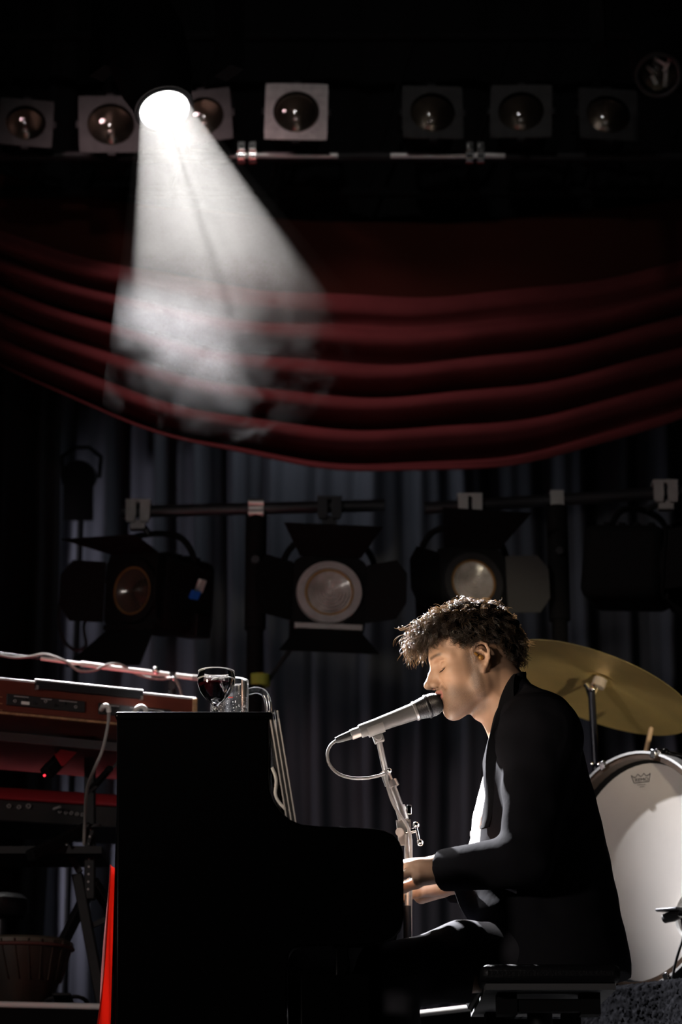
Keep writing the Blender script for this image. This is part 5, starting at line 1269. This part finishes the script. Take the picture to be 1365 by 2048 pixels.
# lapel and collar roll along the front edge
for s_ in (-1, 1):
    pts = []
    for py, off, yy in ((1364, 6, .056), (1382, 8, .066), (1410, 8, .078), (1440, 8, .086), (1470, 8, .092), (1500, 7, .096), (1540, 6, .098), (1590, 6, .096), (1640, 7, .092), (1672, 8, .088)):
        x = edge_x(zf(py)); pts.append(Vector((x + off / 960, s_ * yy, zf(py))))
    P_ = bez(pts, 40); vs = []; n = len(P_)
    for i, p in enumerate(P_):
        t = i / (n - 1); wd = (0.010 + 0.030 * math.sin(PI * min(1, t * 1.15)) * (1 - 0.3 * t)) * min(1, 0.15 + t * 2.2)
        a = p + Vector((-0.006, -s_ * 0.002, 0)); b = p + Vector((wd, s_ * 0.022 + s_ * wd * 0.35, 0.0)); c_ = p + Vector((wd * 0.5 - 0.003, s_ * 0.020, 0))
        for q in (a, c_, b, b + Vector((0.004, -s_ * 0.008, 0)), a + Vector((0.006, s_ * 0.0, 0))): vs.append(q)
    fs = [(i * 5 + k, i * 5 + (k + 1) % 5, (i + 1) * 5 + (k + 1) % 5, (i + 1) * 5 + k) for i in range(n - 1) for k in range(5)]
    MB().add([v - PO_ for v in vs], fs).build('lapel', M_lapel, man, smooth=60)
# hip pocket flap, tilted and coloured pale in place of a spotlit patch
pf = []
for k in range(13):
    t = k / 12; px_ = 976 + 58 * t; py_ = 1768 - 5 * math.sin(t * PI * 1.1 + 0.3) + 8 * t; pf.append((px_, py_))
vs = []
for i, (px_, py_) in enumerate(pf):
    for k, (dy, yy) in enumerate(((-5, -0.197), (-3, -0.214), (4, -0.218), (9, -0.200))):
        p = at(px_, py_ + dy, yy - 0.010 + 0.010 * abs(i - 6) / 6); vs.append(p - PO_)
MB().add(vs, [(i * 4 + k, i * 4 + k + 1, (i + 1) * 4 + k + 1, (i + 1) * 4 + k) for i in range(12) for k in range(3)]).build('pocket_flap', mat('lit_flap_tone', (0.35, 0.34, 0.36), 0.8), man)
# cuff edges
# --- shirt
T_ = Field(np.arange(0.20, 0.56, 0.0045), np.arange(-0.17, 0.17, 0.0045), np.arange(zf(1750), zf(1470), 0.0045))
SR = []
for py, a, b, hw in ((1475, 990, 1120, .09), (1520, 975, 1140, .10), (1555, 965, 1140, .105), (1580, 960, 1140, .11), (1620, 951, 1150, .115), (1660, 942, 1160, .115), (1710, 932, 1160, .115), (1745, 935, 1170, .12)):
    x0, x1 = xf(a, py), xf(b, py); SR.append((zf(py), (x0 + x1) / 2, (x1 - x0) / 2, 0.0, hw))
T_.loft(SR, 0, p=2.0)
T_.d = T_.d + wr(T_.g[0][:, None, None], T_.g[1][None, :, None], T_.g[2][None, None, :], 0.0022).astype(np.float32)
Vt, Ft = T_.mesh(); sh_o = mesh_obj('shirt', Vt, Ft, M_shirt, man, PO_)
for py in (1597, 1640, 1668):
    fx = xf(np.interp(py, [1580, 1620, 1660, 1710], [960, 951, 942, 932]), py) + 0.006
    MB().cyl((fx - PO_.x, 0, zf(py)), (fx - 0.005 - PO_.x, 0, zf(py)), 0.006, n=12).build('button', M_white, sh_o)
# --- trousers
Tr = Field(np.arange(0.0, 0.62, 0.006), np.arange(-0.27, 0.27, 0.006), np.arange(0.05, 0.70, 0.006))
for hp_, kn, an in ((hip_n, kn_n, an_n), (hip_f, kn_f, an_f)):
    mid = hp_ * 0.45 + kn * 0.55 + np.array([0, 0, 0.008])
    Tr.cone(hp_, mid, 0.066, .074, 0.03); Tr.cone(mid, kn, .074, .062, 0.03); Tr.cone(kn, an + (0, 0, 0.03), .062, .050, 0.02)
Tr.cone(hip_n * 0.8 + hip_f * 0.2, hip_f * 0.8 + hip_n * 0.2, .078, .078, 0.03); Tr.cone((hip_n + hip_f) / 2, A3(1080, 1800, 0), .09, .11, 0.04)
Tr.d = Tr.d + wr(Tr.g[0][:, None, None], Tr.g[1][None, :, None], Tr.g[2][None, None, :], 0.002).astype(np.float32)
Tr.cut(lambda X, Y, Z: (bz - 0.012) - Z + 5.0 * (X < bx0 - 0.01) * -1.0 + 0 * Y)
Vr, Fr = Tr.mesh(); mesh_obj('trousers', Vr, Fr, M_trouser, man, PO_)
for an in (an_n, an_f):
    K = Field(np.arange(an[0] - 0.22, an[0] + 0.12, 0.006), np.arange(an[1] - 0.08, an[1] + 0.08, 0.006), np.arange(0.0, 0.2, 0.006))
    K.cone(an + (0.02, 0, -0.01), an + (0.03, 0, -0.045), .043, .04, 0.02); K.cone(an + (0.02, 0, -0.04), an + (-0.14, 0, -0.055), .040, .032, 0.02); K.cone(an + (0, 0, 0.02), an + (-0.08, 0, -0.04), .044, .03, 0.03)
    K.cut(lambda X, Y, Z: 0.006 - Z + 0 * X + 0 * Y); Vk, Fk = K.mesh(); mesh_obj('shoe', Vk, Fk, M_shoe, man, PO_)
ep = MB().sphere(Vector(hp(-0.003, 0.002, 0.0795)) - PO_, 0.0062, 12, 8); ep.cyl(Vector(hp(0.004, 0.008, 0.083)) - PO_, Vector(hp(0.008, 0.016, 0.082)) - PO_, 0.003, n=8); ep.build('earpiece', M_amber, man)

# --- hair: underlayer + curled locks
def scalp_dir(th, ph):       # th from crown, ph azimuth (0 = front, + = camera side)
    return np.array([math.sin(th) * math.cos(ph), math.cos(th), math.sin(th) * math.sin(ph)])
CC = (-0.010, 0.044, 0.0); CRd = (0.100, 0.090, 0.077)
def scalp(th, ph, off=0.0):
    d = scalp_dir(th, ph); return np.array([CC[0] + (CRd[0] + off) * d[0], CC[1] + (CRd[1] + off) * d[1], CC[2] + (CRd[2] + off) * d[2]])
def hairline(ph):            # how far down the hair reaches (th) by azimuth
    a = abs(((ph + PI) % (2 * PI)) - PI); pts = [(0, 0.92), (0.5, 0.98), (0.85, 1.12), (1.1, 1.36), (1.35, 1.62), (1.6, 1.50), (1.9, 1.60), (2.2, 2.10), (2.6, 2.28), (PI, 2.32)]
    return float(np.interp(a, [q[0] for q in pts], [q[1] for q in pts]))
HC = Field(np.arange(HO[0] - 0.17, HO[0] + 0.16, 0.003), np.arange(HO[1] - 0.13, HO[1] + 0.13, 0.003), np.arange(HO[2] - 0.12, HO[2] + 0.19, 0.003))
rh = random.Random(21)
for i in range(700):
    ph = rh.uniform(-PI, PI); th = math.acos(1 - rh.random() * (1 - math.cos(hairline(ph) - 0.12))); p = scalp(th, ph, rh.uniform(0.0, 0.006) + 0.006 * max(0, math.cos(th)))
    HC.cone(hp(*p), hp(*(p + np.array([rh.gauss(0, .006), rh.gauss(-.004, .004), rh.gauss(0, .006)]))), 0.0100 * HSC, 0.0075 * HSC, 0.006)
Vh, Fh = HC.mesh(); hair = mesh_obj('hair', Vh, Fh, M_haircap, man, PO_)
sv, sf = [], []
def strand(P, r0):
    n = len(P); o_ = len(sv)
    for i in range(n):
        d = P[min(i + 1, n - 1)] - P[max(i - 1, 0)]; d = d / (np.linalg.norm(d) + 1e-9)
        a = np.cross(d, [0.31, 0.77, 0.55]); a /= np.linalg.norm(a) + 1e-9; b = np.cross(d, a); r = r0 * (1 - 0.75 * (i / (n - 1)) ** 2)
        for k in range(3):
            t = 2 * PI * k / 3; sv.append(P[i] + (a * math.cos(t) + b * math.sin(t)) * r)
    for i in range(n - 1):
        for k in range(3): sf.append((o_ + i * 3 + k, o_ + i * 3 + (k + 1) % 3, o_ + (i + 1) * 3 + (k + 1) % 3, o_ + (i + 1) * 3 + k))
nclump = 1350
for c in range(nclump):
    ph = rh.uniform(-PI, PI)
    if rh.random() < 0.22: ph = rh.gauss(0.1, 0.55)
    th = math.acos(1 - rh.random() * (1 - math.cos(hairline(ph))))
    if rh.random() < 0.16: th = rh.uniform(0, 0.6)
    a_ = abs(ph); fr = max(0.0, 1 - a_ / 1.25); front = fr * min(1, max(0, (th - 0.25) / 0.4)); back = max(0.0, (a_ - 1.7) / 1.4)
    Lc = 0.034 + 0.021 * front - 0.006 * back + rh.uniform(-0.008, 0.010)
    if th > hairline(ph) - 0.30 and a_ > 0.75: Lc *= 0.55
    root = scalp(th, ph, 0.006); d0 = scalp_dir(th, ph)
    # lie along the scalp: down and away from the crown, swept forward on top
    dn_ = np.array([math.cos(th) * math.cos(ph), -math.sin(th), math.cos(th) * math.sin(ph)])
    tang = dn_ * 0.9 + np.array([0.5 * math.cos(th) + (0.25 if a_ < 1.7 else -0.1), 0, 0]) + np.array([rh.gauss(0, .35), rh.gauss(0, .3), rh.gauss(0, .35)])
    tang /= np.linalg.norm(tang)
    cr = rh.uniform(0.0045, 0.0095) * (0.8 + 0.75 * front); w_ = rh.choice((-1, 1)) * rh.uniform(1.8, 3.2) * (1.0 + 0.35 * front) * PI; p0 = rh.uniform(0, 6.28)
    e1 = np.cross(d0, tang); e1 /= np.linalg.norm(e1) + 1e-9
    lift = 0.12 + 0.20 * front + rh.uniform(0, 0.12)
    for q in range(rh.randint(7, 11)):
        j = np.array([rh.gauss(0, .0019), rh.gauss(0, .0019), rh.gauss(0, .0019)]); P = []; n = 15; Lq = Lc * rh.uniform(0.8, 1.12); ww = w_ * rh.uniform(0.92, 1.08)
        for i in range(n):
            t = i / (n - 1); p = root + j * (1 + 0.8 * t) + d0 * Lq * lift * math.sin(t * 2.0) + tang * Lq * t + np.array([0.05 * front * t, -0.45 * t * t * (0.3 + front), 0]) * Lq
            p = p + (e1 * math.sin(p0 + ww * t) + d0 * (math.cos(p0 + ww * t) * 0.7 + 0.5)) * cr * min(1, t * 2.2)
            P.append(hp(*p))
        strand(P, rh.uniform(0.00042, 0.00085))
hv = np.array(sv); hf = np.array(sf)
ho = mesh_obj('hair_strand', hv, hf, M_hair, man, PO_); tag(ho, 'brown curly locks, glowing at the forehead', kind='stuff')
# eyelashes and eyebrow hairs
sv, sf = [], []
for l in (-1, 1):
    for k in range(26):
        t = k / 25; a = np.array([0.0828 - 0.0085 * t, 0.0040 + 0.002 * t, l * (0.021 + 0.026 * t)]); b = a + np.array([0.006, -0.0035, l * 0.002])
        strand([hp(*(a + (b - a) * s_ + np.array([0, 0.0015 * s_ * s_, 0]))) for s_ in (0, .5, 1)], 0.00035)
    for k in range(70):
        t = rh.random(); a = np.array([0.0905 - 0.022 * t ** 1.6, 0.0385 + rh.uniform(-.003, .0035) - 0.003 * t * t, l * (0.012 + 0.040 * t)]); b = a + np.array([-0.002, 0.001 - 0.002 * t, l * 0.007])
        strand([hp(*(a + (b - a) * s_ + np.array([0.0016 * s_, 0, 0]))) for s_ in (0, .5, 1)], 0.00032)
tag(mesh_obj('brow_and_lash_hair', np.array(sv), np.array(sf), M_haircap, man, PO_), kind='stuff')
